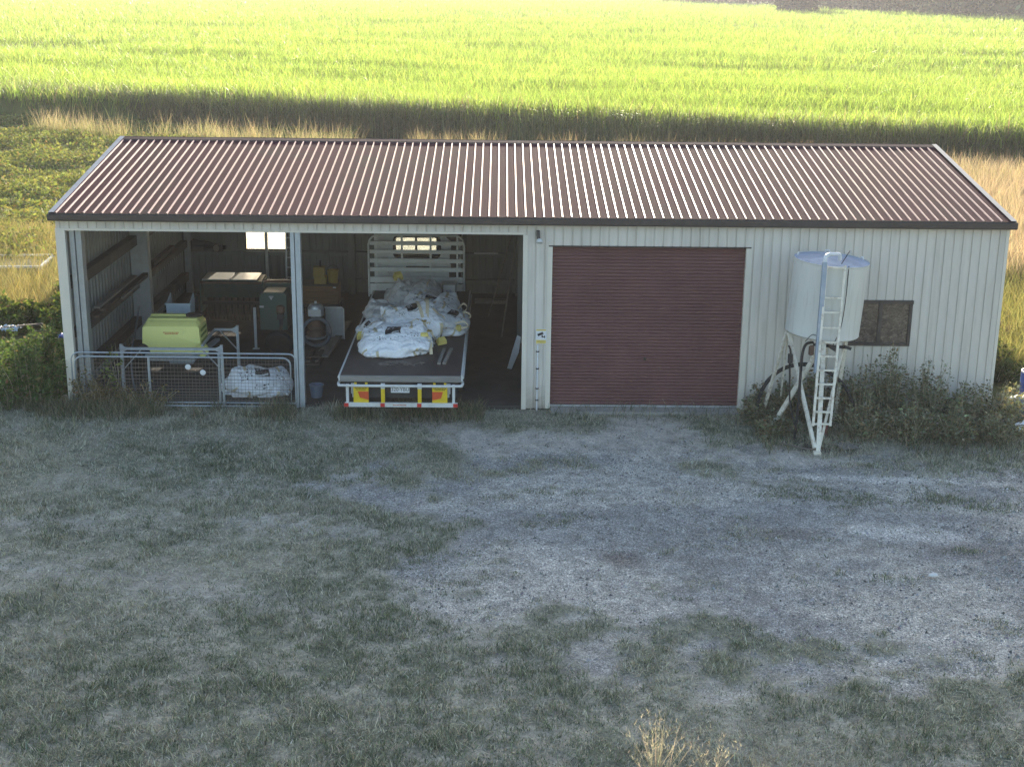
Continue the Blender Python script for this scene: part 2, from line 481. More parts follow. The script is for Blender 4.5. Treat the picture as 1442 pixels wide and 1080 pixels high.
def dark_pane():
    m, nt, out = nodes('dusty_pane_reflection'); L = nt.links.new
    tc = N(nt, 'TexCoord'); mp = N(nt, 'Mapping'); mp.inputs['Scale'].default_value = (1, 1, 1.6); L(tc.outputs['Object'], mp.inputs[0])
    n = N(nt, 'TexNoise', Scale=9.0, Detail=9.0, Roughness=.75, Distortion=1.2); L(mp.outputs[0], n.inputs['Vector'])
    c = ramp(nt, n.outputs['Fac'], [(.36, (.030, .025, .022)), (.5, (.095, .078, .064)), (.64, (.24, .20, .16))])  # grass reflection painted as mottle into the dusty pane's colour
    b = N(nt, 'BsdfPrincipled', Roughness=.16); L(c, b.inputs['Base Color']); L(b.outputs[0], out.inputs[0])
    return m
M['frontpane'] = dark_pane()
# ================================================================== cloth: the bulk bags are dropped on one another and settle
def grid_box(nx, ny, nz):
    idx = {}; F = []
    def v(i, j, k): return idx.setdefault((i, j, k), len(idx))
    for i in range(nx):
        for j in range(ny):
            F.append((v(i, j, 0), v(i, j + 1, 0), v(i + 1, j + 1, 0), v(i + 1, j, 0)))
            F.append((v(i, j, nz), v(i + 1, j, nz), v(i + 1, j + 1, nz), v(i, j + 1, nz)))
    for i in range(nx):
        for k in range(nz):
            F.append((v(i, 0, k), v(i + 1, 0, k), v(i + 1, 0, k + 1), v(i, 0, k + 1)))
            F.append((v(i, ny, k), v(i, ny, k + 1), v(i + 1, ny, k + 1), v(i + 1, ny, k)))
    for j in range(ny):
        for k in range(nz):
            F.append((v(0, j, k), v(0, j, k + 1), v(0, j + 1, k + 1), v(0, j + 1, k)))
            F.append((v(nx, j, k), v(nx, j + 1, k), v(nx, j + 1, k + 1), v(nx, j, k + 1)))
    P = sorted(idx, key=idx.get)
    return F, np.array([(i / nx, j / ny, k / nz) for i, j, k in P])

def collider(name, V, F, fr=25, outer=.01):
    me = bpy.data.meshes.new(name); me.from_pydata([tuple(p) for p in V], [], F)
    o = link(bpy.data.objects.new(name, me))
    o.modifiers.new('c', 'COLLISION'); o.collision.cloth_friction = fr; o.collision.thickness_outer = outer; o.collision.thickness_inner = .05
    return o
def box_vf(x0, x1, y0, y1, z0, z1):
    m = MB(); m.box(x0, x1, y0, y1, z0, z1); return m.v, m.f

BAGS = {}
def settle(key, loc, dim, n, rot, pressure, frames, seed, stiff=6, bend=.1):
    F, uvw = grid_box(*n)
    V = []
    for p in (uvw - .5) * np.array(dim):
        p = Vector(p)
        V.append(p + noise.noise_vector(p * 2.2 + Vector((seed * 7, seed, 0))) * .09 + noise.noise_vector(p * 6 + Vector((seed * 3, seed, 5))) * .045)
    me = bpy.data.meshes.new('cloth'); me.from_pydata(V, [], F)
    o = link(bpy.data.objects.new('cloth', me)); o.location = loc; o.rotation_euler = rot
    m = o.modifiers.new('cl', 'CLOTH'); s = m.settings
    s.quality = 7; s.mass = .25; s.tension_stiffness = stiff * 2; s.compression_stiffness = stiff; s.shear_stiffness = stiff * .6; s.bending_stiffness = bend
    s.use_pressure = True; s.uniform_pressure_force = pressure; s.air_damping = 2
    c = m.collision_settings; c.use_self_collision = True; c.self_distance_min = .012; c.distance_min = .014
    m.point_cache.frame_end = frames
    scene.frame_start = 1; scene.frame_end = frames
    for f in range(1, frames + 1): scene.frame_set(f)
    ev = o.evaluated_get(bpy.context.evaluated_depsgraph_get()).to_mesh()
    Q = np.zeros(len(ev.vertices) * 3); ev.vertices.foreach_get('co', Q); Q = Q.reshape(-1, 3)
    W = np.array(o.matrix_world); Q = Q @ W[:3, :3].T + W[:3, 3]
    bpy.data.objects.remove(o); bpy.data.meshes.remove(me)
    BAGS[key] = (Q, F, uvw)
    scene.frame_set(1)
    return collider('settled', Q, F, 20, .008)

_c = [collider('deck_c', *box_vf(-3.96, -1.46, -1.4, 6.75, -.4, 0)), collider('board_c', *box_vf(-4.1, -1.6, 6.65, 6.85, 0, 1.6))]
_c.append(settle('back', (-2.85, 5.55, .8), (1.05, .9, 1.25), (20, 16, 24), (.25, .2, .3), .04, 55, 1, 9, .25))
_c.append(settle('leftback', (-3.35, 3.5, .5), (.9, .9, .7), (18, 18, 14), (.4, .3, .2), -.2, 50, 2, 5, .08))
_c.append(settle('midback', (-2.4, 3.95, .7), (1.15, 1.05, .9), (21, 20, 16), (.3, -.3, .1), -.05, 55, 3, 6, .1))
_c.append(settle('right', (-2.15, 2.55, .75), (.9, 1.15, 1.0), (18, 20, 18), (.5, .4, .1), -.02, 55, 4, 5, .08))
_c.append(settle('left', (-3.35, 2.05, .6), (.8, .95, .65), (16, 18, 13), (.3, .6, .4), -.2, 50, 5, 5, .08))
_c.append(settle('mid', (-2.62, 2.15, .95), (1.2, 1.2, 1.0), (23, 23, 18), (.4, .25, .5), .08, 60, 6, 5, .08))
_c.append(settle('front', (-2.93, .72, .8), (1.35, 1.05, .9), (25, 20, 17), (.25, .12, .12), .32, 60, 7, 6, .12))
_c.append(collider('floor_c', *box_vf(-9, -5, -2, 4, -1, -.5)))
_c.append(settle('gate', (-6.6, 1.05, .3), (1.2, .95, 1.05), (22, 18, 19), (.45, .35, .25), .08, 55, 8, 6, .12))
BAGS['gate'] = (BAGS['gate'][0] + np.array([.55, 0, .5]), *BAGS['gate'][1:])
for o in _c:
    me = o.data; bpy.data.objects.remove(o); bpy.data.meshes.remove(me)
scene.frame_set(1); scene.frame_start = 1; scene.frame_end = 1

def catmull_clark(V, F, U):
    F = np.asarray(F); nv = len(V)
    E = np.stack([F, np.roll(F, -1, 1)], -1).reshape(-1, 2); E.sort(1)
    edge_list, edge_index = np.unique(E, axis=0, return_inverse=True); edge_index = edge_index.reshape(-1, 4)
    fp = V[F].mean(1); fu = U[F].mean(1)
    sf = np.zeros((len(edge_list), 3)); np.add.at(sf, edge_index.ravel(), np.repeat(fp, 4, 0))
    face_count = np.bincount(edge_index.ravel(), minlength=len(edge_list))[:, None]
    mid = V[edge_list].mean(1)
    ep = np.where(face_count == 2, (V[edge_list].sum(1) + sf) / 4, mid); edge_param = U[edge_list].mean(1)
    val = np.bincount(F.ravel(), minlength=nv)[:, None]
    Q = np.zeros((nv, 3)); np.add.at(Q, F.ravel(), np.repeat(fp, 4, 0)); Q /= val
    ve = np.bincount(edge_list.ravel(), minlength=nv)[:, None]
    Rm = np.zeros((nv, 3)); np.add.at(Rm, edge_list.ravel(), np.repeat(mid, 2, 0)); Rm /= ve
    vp = (Q + 2 * Rm + (val - 3) * V) / val
    ne = len(edge_list)
    ei = nv + edge_index; fi = nv + ne + np.arange(len(F))
    quads = np.stack([np.stack([F[:, k], ei[:, k], fi, ei[:, (k - 1) % 4]], 1) for k in range(4)], 1).reshape(-1, 4)
    return np.concatenate([vp, ep, fp]), quads, np.concatenate([U, edge_param, fu])
# ================================================================== THE SHED
HW = 9.93; DEP = 11.31; RY = DEP / 2; ZG = 4.19; ZR = 5.10; ZT = 3.84
shed = thing('machinery_shed', 'long steel shed with two open bays, maroon roller door and brown ribbed roof', 'shed', (0, RY, 0))

PITCH = .19
def cladding(mb, x0, x1, z0, z1, y=0, groove=.022, depth=.022, sgn=1):
    """flat pans with narrow grooves every 190 mm, running up; plane y, grooves go to y+depth*sgn"""
    prof = [(x0, 0)]
    k = math.floor(x0 / PITCH) - 1
    while k * PITCH < x1 + PITCH:
        c = k * PITCH + .05
        for dx, d in ((-groove / 2 - .006, 0), (-groove / 2, depth), (groove / 2, depth), (groove / 2 + .006, 0)):
            x = c + dx
            if x0 < x < x1: prof.append((x, d))
        k += 1
    prof.append((x1, 0))
    vs = [(x, y + d * sgn, z0) for x, d in prof] + [(x, y + d * sgn, z1) for x, d in prof]
    n = len(prof)
    mb.add(vs, [(i, i + 1, n + i + 1, n + i) for i in range(n - 1)])

fw = MB()
cladding(fw, -HW, -.19, ZT, 4.205)
cladding(fw, -.19, .345, .02, 4.205)
cladding(fw, .345, 4.505, 3.575, 4.205)
cladding(fw, 4.505, 6.74, .02, 4.205)
cladding(fw, 6.74, 8.0, .02, 1.54)
cladding(fw, 6.74, 8.0, 2.43, 4.205)
cladding(fw, 8.0, HW, .02, 4.205)
fw.build('front_wall', M['wall'], shed)

def side_wall(x, name, m, ribw=.09):
    """gable end sheet with trapezoid ribs running up; x plane"""
    pr = []
    y = 0.0
    while y < DEP - .001:
        for dy, d in ((0, 0), (.12, 0), (.135, .045), (.20, .045), (.215, 0)):
            if y + dy < DEP: pr.append((y + dy, d))
        y += .25
    pr.append((DEP, 0))
    def top(y): return 4.208 + (ZR - .006 - 4.208) * (1 - abs(y - RY) / RY)
    vs = [(x - d, yy, .0) for yy, d in pr] + [(x - d, yy, top(yy)) for yy, d in pr]
    n = len(pr)
    mb = MB(); mb.add(vs, [(i, i + 1, n + i + 1, n + i) for i in range(n - 1)])
    mb.build(name, m, shed)
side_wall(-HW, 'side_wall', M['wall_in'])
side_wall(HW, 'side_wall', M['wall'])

# rear wall with its window holes
rw = MB()
holes = [(-8.06, -6.88, 1.32, 2.28), (-3.72, -2.55, 1.13, 1.74), (1.6, 2.8, 1.32, 2.28)]
xs = [-HW]
for h in holes: xs += [h[0], h[1]]
xs.append(HW)
for i in range(len(xs) - 1):
    if i % 2 == 0: cladding(rw, xs[i], xs[i + 1], 0, 4.208, DEP, .03, .02, 1)
    else:
        h = holes[i // 2]
        cladding(rw, xs[i], xs[i + 1], 0, h[2], DEP, .03, .02, 1)
        cladding(rw, xs[i], xs[i + 1], h[3], 4.208, DEP, .03, .02, 1)
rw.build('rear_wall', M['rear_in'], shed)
for h in holes:
    fr = MB(); x0, x1, z0, z1 = h
    fr.box(x0 - .03, x1 + .03, DEP - .05, DEP - .004, z0 - .04, z0); fr.box(x0 - .03, x1 + .03, DEP - .05, DEP - .004, z1, z1 + .04)
    fr.box(x0 - .03, x0, DEP - .05, DEP - .004, z0, z1); fr.box(x1, x1 + .03, DEP - .05, DEP - .004, z0, z1)
    xm = (x0 + x1) / 2
    fr.box(xm - .03, xm + .03, DEP - .06, DEP - .002, z0, z1)
    f = fr.build('window', M['dark'], shed)
    p = MB(); p.box(x0, xm - .03, DEP - .025, DEP - .019, z0, z1); p.box(xm + .03, x1, DEP - .025, DEP - .019, z0, z1)
    p.build('pane', M['rearglass'], f)

# partition between the open bays and the closed bay
pw = MB(); pr = []
y = .02
while y < DEP - .1:
    for dy, d in ((0, 0), (.12, 0), (.135, .02), (.175, .02), (.19, 0)): pr.append((y + dy, d))
    y += .2
vs = [(-.02 - d, yy, .03) for yy, d in pr] + [(-.02 - d, yy, 4.2) for yy, d in pr]
n = len(pr); pw.add(vs, [(i, i + 1, n + i + 1, n + i) for i in range(n - 1)])
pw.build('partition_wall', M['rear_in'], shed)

# roof sheets: pans and trapezoid ribs every 190 mm
SL = math.atan2(ZR - ZG, RY + .16)
def roof_sheet(sgn):
    mb = MB(); prof = []; mi = []
    x0 = -9.86
    x = x0
    prof.append((-HW - .02, 0))
    while x < 9.9:
        for dx, h in ((-.021, 0), (-.010, .023), (.010, .023), (.021, 0)):
            prof.append((x + dx, h))
        x += PITCH
    prof.append((HW + .02, 0))
    ya, za = (-.16, ZG) if sgn > 0 else (DEP + .16, ZG)
    yb, zb = RY, ZR
    ny = -math.sin(SL) * sgn; nz = math.cos(SL)
    n = len(prof); K = 10
    vs = []
    for j in range(K + 1):
        t = j / K
        for xx, h in prof:
            vs.append((xx, ya + (yb - ya) * t + ny * h, za + (zb - za) * t + nz * h))
    for j in range(K):
        for i in range(n - 1):
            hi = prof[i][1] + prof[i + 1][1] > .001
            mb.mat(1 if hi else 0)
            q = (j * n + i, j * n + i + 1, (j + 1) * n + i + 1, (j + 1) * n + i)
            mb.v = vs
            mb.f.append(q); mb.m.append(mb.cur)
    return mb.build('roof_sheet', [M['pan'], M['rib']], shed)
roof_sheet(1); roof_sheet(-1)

rc = MB(); prof = [(-HW - .02, 0)]; x = -9.86
while x < 9.9:
    for dx, h in ((-.021, 0), (-.010, .023), (.010, .023), (.021, 0)): prof.append((x + dx, h))
    x += PITCH
prof.append((HW + .02, 0)); n = len(prof); vs = []
# the cap's lips are notched down over the ribs
for yy, f in ((-.25, 0), (-.21, 1), (-.04, 1.2), (0, 1.35), (.04, 1.2), (.21, 1), (.25, 0)):
    for xx, h in prof:
        wob = .002 * math.sin(xx * 1.7)
        vs.append((xx, RY + yy, ZR - abs(yy) * math.tan(SL) + .003 + (h if f == 0 else .0245 * f + wob)))
for j in range(6):
    for i in range(n - 1): rc.f.append((j * n + i, j * n + i + 1, (j + 1) * n + i + 1, (j + 1) * n + i)); rc.m.append(0)
rc.v = vs
M['cap'] = mat('ridge_cap_brown', (.085, .055, .055), .9, spec=.05, var=.2, dirt=(.16, .14, .13), dirt_amt=.5, dirt_scale=5)
rc.build('ridge_cap', M['cap'], shed)
# barge caps on both gable ends
M['barge'] = mat('barge_grey', (.26, .29, .34), .75, .0, spec=.1, var=.25, dirt=(.14, .13, .13), dirt_amt=.6, dirt_scale=2.5)
M['barge_light'] = mat('barge_pale', (.36, .35, .34), .75, .0, spec=.12, var=.12, dirt=(.25, .22, .2), dirt_amt=.5, dirt_scale=3)
for s, m in ((-1, M['barge']), (1, M['barge_light'])):
    b = MB()
    for sg in (1, -1):
        ya = -.2 if sg > 0 else DEP + .2
        for (xa, xb, d0, d1) in ((HW - .05, HW + .065, .034, .040), (HW + .058, HW + .066, -.14, .034)):
            P = []
            za = ZG - .01
            for (yy, zz) in ((ya, za), (RY + .0, ZR)):
                P += [(s * xa, yy, zz + d0), (s * xb, yy, zz + d0), (s * xb, yy, zz + d1), (s * xa, yy, zz + d1)]
            b.add(P, [(0, 1, 2, 3), (7, 6, 5, 4), (0, 4, 5, 1), (1, 5, 6, 2), (2, 6, 7, 3), (3, 7, 4, 0)])
    b.build('barge_cap', m, shed)
# quad gutter along the front
g = MB()
sec = [(-.04, ZG - .03), (-.04, ZG - .155), (-.20, ZG - .155), (-.222, ZG - .13), (-.222, ZG - .02), (-.21, ZG - .008), (-.198, ZG - .012), (-.204, ZG - .024), (-.204, ZG - .125), (-.06, ZG - .14), (-.056, ZG - .03)]
g.prism(sec, -HW - .09, HW + .09, axis='x')
g.build('gutter', M['gutter'], shed)

# trims: corner flashings, door jambs, opening edges
for bx in ((-HW - .012, -9.745, -.022, .10, .0, ZT), (HW - .05, HW + .014, -.016, .05, .02, 4.1), (-.215, -.115, -.022, .13, .0, ZT - .035)):
    t = MB(); t.box(*bx); t.build('corner_trim', M['trim'], shed)
t = MB()
t.box(-HW - .012, -.19, -.016, .06, ZT - .035, ZT + .012)      # head trim of the open bays
t.build('head_trim', M['trim'], shed)
t = MB()
t.box(.30, .402, -.024, .10, .03, 3.56); t.build('door_jamb', M['trim'], shed)
t = MB(); t.box(4.46, 4.585, -.024, .10, .0, 3.56)
t.build('door_jamb', M['trim'], shed)
t = MB(); t.box(.32, 4.56, -.026, .09, 3.56, 3.585)
t.build('door_head', M['gutter'], shed)

def ibeam(mb, x, y, z0, z1, w, d, tk=.012):
    mb.box(x - w / 2, x + w / 2, y - d / 2, y - d / 2 + tk, z0, z1)
    mb.box(x - w / 2, x + w / 2, y + d / 2 - tk, y + d / 2, z0, z1)
    mb.box(x - tk / 2, x + tk / 2, y - d / 2 + tk, y + d / 2 - tk, z0, z1)
# middle post: two back-to-back channels seen from the front
c = MB()
c.box(-5.075, -4.995, -.02, .20, .0, ZT - .035); c.box(-4.975, -4.875, .0, .20, .0, ZT - .035); c.box(-4.995, -4.975, .06, .2, .0, ZT - .035)
c.box(-4.90, -4.868, -.02, .0, .0, ZT - .035)
c.build('column', M['post'], shed)
c = MB(); c.box(-9.70, -9.60, .12, .36, .0, ZT); c.box(-9.58, -9.47, .16, .40, .0, ZT); c.box(-9.60, -9.58, .2, .36, 0, ZT)
c.build('column', M['galv'], shed)
c = MB(); c.box(-9.90, -9.46, RY - .14, RY + .10, .0, 4.6)
c.build('column', M['post'], shed)
for x, y in ((-9.72, DEP - .2), (-5.0, DEP - .22), (-.16, DEP - .25), (-.16, 5.6)):
    c = MB(); c.box(x - .09, x + .09, y - .10, y + .10, .0, 4.1); c.build('column', M['galv'] if x < -9 else M['rear_in'], shed)
# rear window posts
c = MB(); c.box(-7.505, -7.425, DEP - .17, DEP - .07, .0, 4.1); c.build('column', M['white_steel'], shed)
# girts: left gable and back wall
for (z, h) in ((2.60, .24), (1.50, .20), (.56, .22)):
    g = MB(); g.box(-9.90, -9.71, .42, RY - .15, z - h / 2, z + h / 2); g.box(-9.90, -9.71, RY + .12, DEP - .32, z - h / 2, z + h / 2)
    g.build('girt', M['girt'], shed)
for (x0, x1, z) in ((-9.6, -7.52, 1.22), (-7.41, -5.1, 1.22), (-4.9, -.26, 1.22), (-4.9, -.26, .42)):
    g = MB(); g.box(x0, x1, DEP - .17, DEP - .01, z - .07, z + .05); g.build('girt', M['rear_in'], shed)
# floor slab
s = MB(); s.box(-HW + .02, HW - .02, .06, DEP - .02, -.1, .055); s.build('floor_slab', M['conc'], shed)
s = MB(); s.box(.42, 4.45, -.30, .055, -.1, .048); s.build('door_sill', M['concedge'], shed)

# roller door
d = MB(); prof = []
z = .085; P = .0722
while z < 3.56:
    for dz, yy in ((0, .105), (.018, .098), (.030, .082), (.044, .082), (.056, .098)):
        if z + dz < 3.57: prof.append((z + dz, yy))
    z += P
vs = [(.395, yy, zz) for zz, yy in prof] + [(4.47, yy, zz) for zz, yy in prof]
n = len(prof); d.add(vs, [(i, i + 1, n + i + 1, n + i) for i in range(n - 1)])
door = d.build('roller_door', M['door'], shed, smooth=True)
b = MB(); b.box(.40, 4.465, .06, .12, .055, .092); b.build('bottom_rail', M['alu'], door)
b = MB(); b.box(2.36, 2.50, .035, .06, .075, .11); b.build('handle', M['alu'], door)
b = MB(); b.box(2.40, 2.46, .07, .085, 1.10, 1.16); b.tube([(2.43, .085, 1.13), (2.43, .055, 1.13)], .014); b.build('lock', M['dark'], door)

# front window
f = MB(); x0, x1, z0, z1 = 6.74, 8.0, 1.54, 2.43
f.box(x0 - .05, x1 + .05, -.045, .04, z0 - .05, z0 + .02); f.box(x0 - .06, x1 + .06, -.06, .04, z1 - .02, z1 + .05)
f.box(x0 - .05, x0 + .015, -.044, .04, z0 + .02, z1 - .02); f.box(x1 - .015, x1 + .05, -.044, .04, z0 + .02, z1 - .02)
f.box(7.34, 7.42, -.035, .04, z0 + .02, z1 - .02)
M['winframe'] = mat('brown_window_frame', (.05, .042, .040), .45, var=.2, dirt=(.14, .12, .1), dirt_amt=.4)
w = f.build('window', M['winframe'], shed)
p = MB(); p.box(x0 + .015, 7.34, .0, .008, z0 + .02, z1 - .02); p.box(7.42, x1 - .015, -.012, -.004, z0 + .02, z1 - .02)
p.build('pane', M['frontpane'], w)

# things fixed to the pier
l = thing('security_light', 'small dark floodlight on a bracket high on the pier beside the roller door', 'light', (.09, -.05, 3.8))
b = MB(); b.bar((.09, -.0, 3.86), (.09, -.09, 3.83), .07, .10); b.bar((.09, -.09, 3.90), (.10, -.11, 3.74), .075, .08); b.build('bracket', M['dark'], l, bevel=.006)
b = MB(); b.lathe([(.035, 0), (.055, -.02), (.07, -.075), (.066, -.085)], (0, 0, 0), 16, Matrix.Translation((.12, -.13, 3.74)) @ Matrix.Rotation(rad(-30), 4, 'X')); b.build('lamp_head', M['white_steel'], l, smooth=True)
M['signprint'] = mat('sign_grey_print', (.35, .28, .08), .6)
s = thing('warning_sign', 'white and yellow camera warning sign on the pier beside the roller door', 'sign', (.19, -.03, 1.6))
b = MB(); b.box(.075, .305, -.036, -.030, 1.47, 1.80); b.build('panel', M['plate'], s)
b = MB(); b.box(.085, .295, -.0385, -.0362, 1.755, 1.79); b.build('colour_band', M['signyellow'], s)
b = MB(); b.box(.085, .295, -.0385, -.0362, 1.48, 1.555)
b.build('colour_band', M['signyellow'], s)
b = MB(); b.cbox((0, 0, 0), (.125, .003, .05), Matrix.Translation((.175, -.038, 1.685)) @ Matrix.Rotation(rad(-24), 4, 'Y'))
b.box(.20, .225, -.0392, -.0365, 1.615, 1.665); b.box(.20, .275, -.0392, -.0365, 1.612, 1.632); b.box(.255, .275, -.0392, -.0365, 1.6, 1.65)
b.build('camera_symbol', M['black'], s)
for (z, xs_) in ((1.772, (.10, .28)), (1.535, (.10, .28)), (1.518, (.11, .27)), (1.498, (.12, .26))):
    b = MB(); x = xs_[0]
    while x < xs_[1]:
        w_ = random.uniform(.008, .02); b.box(x, x + w_, -.0402, -.0386, z - .005, z + .005); x += w_ + .007
    b.build('lettering', M['signprint'], s)
c = thing('conduit_pipe', 'thin white conduit pipe clipped up the pier below the warning sign', 'pipe', (.12, -.03, 0))
b = MB(); b.tube([(.12, -.035, -.02), (.125, -.035, 1.40), (.13, -.02, 1.44)], .017, 8); b.build('pipe', M['whiteplastic'], c, smooth=True)
for z in (.22, .48, .92, 1.3):
    b = MB(); b.box(.09, .155, -.054, -.002, z - .012, z + .012); b.build('clip', M['dark'], c)
# ================================================================== THE TRUCK
XL, XR = -3.96, -1.46; XC = (XL + XR) / 2; YT = -1.38
truck = thing('flatbed_truck', 'white flatbed truck backed into the open bay, tray towards the yard', 'truck', (XC, 3, 0))
d = MB(); d.box(XL, XR, YT + .06, 6.72, 1.06, 1.115); d.build('tray_deck', M['deck'], truck, bevel=.01)
d = MB(); d.box(XL + .01, XR - .01, YT, YT + .058, .985, 1.108); d.build('rear_board', M['greytimber_x'], truck, bevel=.008)
for s, x in ((-1, XL), (1, XR)):
    d = MB(); d.box(x - .018, x + .018, YT + .02, 6.72, 1.0, 1.122); d.tube([(x + s * .03, y, 1.05) for y in np.linspace(YT + .1, 6.6, 5)], .018, 6); d.build('side_rail', M['white_steel'], truck)
# rear tube bar with turned ends
b = MB()
pts = [(XL + .03, YT + .35, .955), (XL - .02, YT + .1, .95), (XL + .0, YT - .06, .94), (XL + .12, YT - .1, .935), (XC, YT - .1, .93), (XR - .12, YT - .1, .935), (XR - .0, YT - .06, .94), (XR + .02, YT + .1, .95), (XR - .03, YT + .35, .955)]
b.tube(catmull(pts, 5), .028, 8); b.build('rear_rail', M['white_steel'], truck, smooth=True)
b = MB(); b.box(XL + .11, XR - .08, YT - .085, YT - .02, .475, .565); b.build('bumper_bar', M['white_steel'], truck, bevel=.006)
for x in (XL + .10, -3.12, -2.37, XR - .17):
    b = MB(); b.box(x - .0, x + .09, YT - .092, YT - .0855, .482, .558); b.build('reflector', M['red'], truck)
for x in (XL + .14, XR - .19):
    b = MB(); b.box(x, x + .055, YT - .06, YT + .02, .565, .94); b.build('bumper_upright', M['white_steel'], truck)
for x in (-3.105, -2.355):
    b = MB(); b.box(x, x + .075, YT - .072, YT - .0, .567, .93); b.build('bumper_post', M['yellow'], truck)
    b = MB(); b.box(x - .004, x + .079, YT - .078, YT - .012, .86, .965); b.build('post_clamp', M['white_steel'], truck)
# marker plates with reflectors
for i, x in enumerate((-3.67, -2.06)):
    p = MB(); p.box(x, x + .31, YT - .055, YT - .045, .555, .90); p.box(x + .02, x + .07, YT - .05, YT - .04, .9, .985); p.box(x + .24, x + .29, YT - .05, YT - .04, .9, .985)
    p = p.build('marker_plate', M['yellow'], truck)
    r = MB()
    poly = [(x + .09, .80), (x + .31, .80), (x + .31, .62), (x + .13, .67)] if i == 0 else [(x, .80), (x + .22, .80), (x + .18, .66), (x, .62)]
    r.prism(poly, YT - .062, YT - .056); r.build('reflector', M['orange'], p)
    for z, a, bb in ((.872, .03, .28), (.838, .05, .25)):
        tx = MB(); q = x + a
        while q < x + bb:
            w = random.uniform(.012, .028); tx.box(q, q + w, YT - .0595, YT - .0556, z - .008, z + .008); q += w + .009
        tx.build('lettering', M['black'], p)
for x in (XL + .235, XR - .33):
    b = MB(); b.box(x, x + .10, YT + .0, YT + .06, .73, .95); b.cbox((x + .05, YT + .02, .69), (.055, .04, .07)); b.build('hanger_bracket', M['alu'], truck, bevel=.01)
np_ = MB(); np_.box(-2.905, -2.525, YT - .052, YT - .044, .775, .905); plate = np_.build('number_plate', M['plate'], truck)
def text_mesh(s, name, size, loc, m, parent, rot=(PI / 2, 0, 0), ext=.0015, sx=1):
    cu = bpy.data.curves.new(name, 'FONT'); cu.body = s; cu.size = size; cu.extrude = ext; cu.align_x = 'CENTER'; cu.align_y = 'CENTER'
    o = bpy.data.objects.new(name, cu); COL.objects.link(o)
    bpy.context.view_layer.update()
    me = bpy.data.meshes.new_from_object(o.evaluated_get(bpy.context.evaluated_depsgraph_get()))
    bpy.data.objects.remove(o)
    me.transform(Matrix.Translation(loc) @ Matrix.Rotation(rot[2], 4, 'Z') @ Matrix.Rotation(rot[0], 4, 'X') @ Matrix.Diagonal((sx, 1, 1, 1)))
    me.transform(wmat(parent).inverted())
    me.materials.clear(); me.materials.append(m)
    t = link(bpy.data.objects.new(name, me)); t.parent = parent
    return t
text_mesh('320\u00b7YBU', 'lettering', .112, (-2.715, YT - .0545, .842), mat('plate_grey_print', (.10, .11, .13), .5), plate, sx=.92)
# small dark maker's strip on the bumper
b = MB(); q = -2.86
while q < -2.6:
    w = random.uniform(.012, .025); b.box(q, q + w, YT - .0868, YT - .0852, .51, .528); q += w + .008
b.build('lettering', M['redtext'], truck)
# underside: cross member, mud flaps, chassis, lamps, wheels
b = MB(); b.box(XL + .1, XR - .1, YT + .10, YT + .2, .62, 1.05); b.build('cross_member', M['dark'], truck)
for x in (-3.12, -2.42):
    b = MB(); b.box(x, x + .12, YT + .22, 8.6, .78, 1.05); b.build('chassis_rail', M['dark'], truck)
for x in (XL + .12, XR - .75):
    b = MB(); b.box(x, x + .62, .55, .565, .2, .98); b.build('mud_flap', M['rubber'], truck)
def wheel(x, y, w):
    t = MB(); Mx = Matrix.Translation((x, y, .5)) @ Matrix.Rotation(PI / 2, 4, 'Y')
    t.lathe([(.27, -w / 2), (.44, -w / 2), (.485, -w * .36), (.49, 0), (.485, w * .36), (.44, w / 2), (.27, w / 2)], (0, 0, 0), 28, Mx)
    o = t.build('wheel', M['rubber'], truck, smooth=True)
    t = MB(); t.lathe([(.10, -w * .3), (.265, -w * .42), (.265, w * .42), (.10, w * .3)], (0, 0, 0), 20, Mx); t.build('rim', M['white_steel'], o, smooth=True)
for x in (XL + .28, XR - .28):
    wheel(x, 1.35, .5); wheel(x, 2.45, .5); wheel(x + (.05 if x < XC else -.05), 7.75, .28)
# headboard
YH = 6.74; HX0, HX1, HZ = -4.09, -1.62, 2.56
truck_hb = MB()
fr = [(HX0, YH, .95), (HX0, YH, 2.32), (HX0 + .03, YH, 2.43), (HX0 + .09, YH, 2.51), (HX0 + .18, YH, HZ), (HX1 - .18, YH, HZ), (HX1 - .09, YH, 2.51), (HX1 - .03, YH, 2.43), (HX1, YH, 2.32), (HX1, YH, .95)]
truck_hb.tube(fr, .026, 8); hb = truck_hb.build('headboard', M['white_steel'], truck, smooth=True)
for x in (-3.88, -3.23, -2.49, -1.80):
    b = MB(); b.box(x - .026, x + .026, YH + .02, YH + .07, 1.1, HZ - .01); b.build('upright', M['white_steel'], hb)
for z, h in ((2.36, .105), (2.135, .10), (1.90, .11), (1.67, .11), (1.40, .15)):
    b = MB(); b.box(HX0 + .03, HX1 - .03, YH - .018, YH + .018, z - h / 2, z + h / 2); b.build('slat', M['white_steel'], hb, bevel=.008)
b = MB(); b.box(HX0 + .03, HX1 - .03, YH - .012, YH + .016, 1.00, 1.30); b.build('panel', M['white_steel'], hb, bevel=.008)
# cab beyond the headboard
CX0, CX1 = -3.98, -1.72; CY0, CY1 = 7.15, 9.0
c = MB()
pr = [(CY0, .95), (CY0, 2.5), (CY0 + .10, 2.66), (CY0 + .3, 2.72), (CY1 - .35, 2.70), (CY1 - .15, 2.58), (CY1 + .03, 1.75), (CY1 + .1, 1.65), (CY1 + .1, .7), (CY0 + .2, .7)]
WX0, WX1, WZ0, WZ1 = -3.46, -2.27, 1.92, 2.46
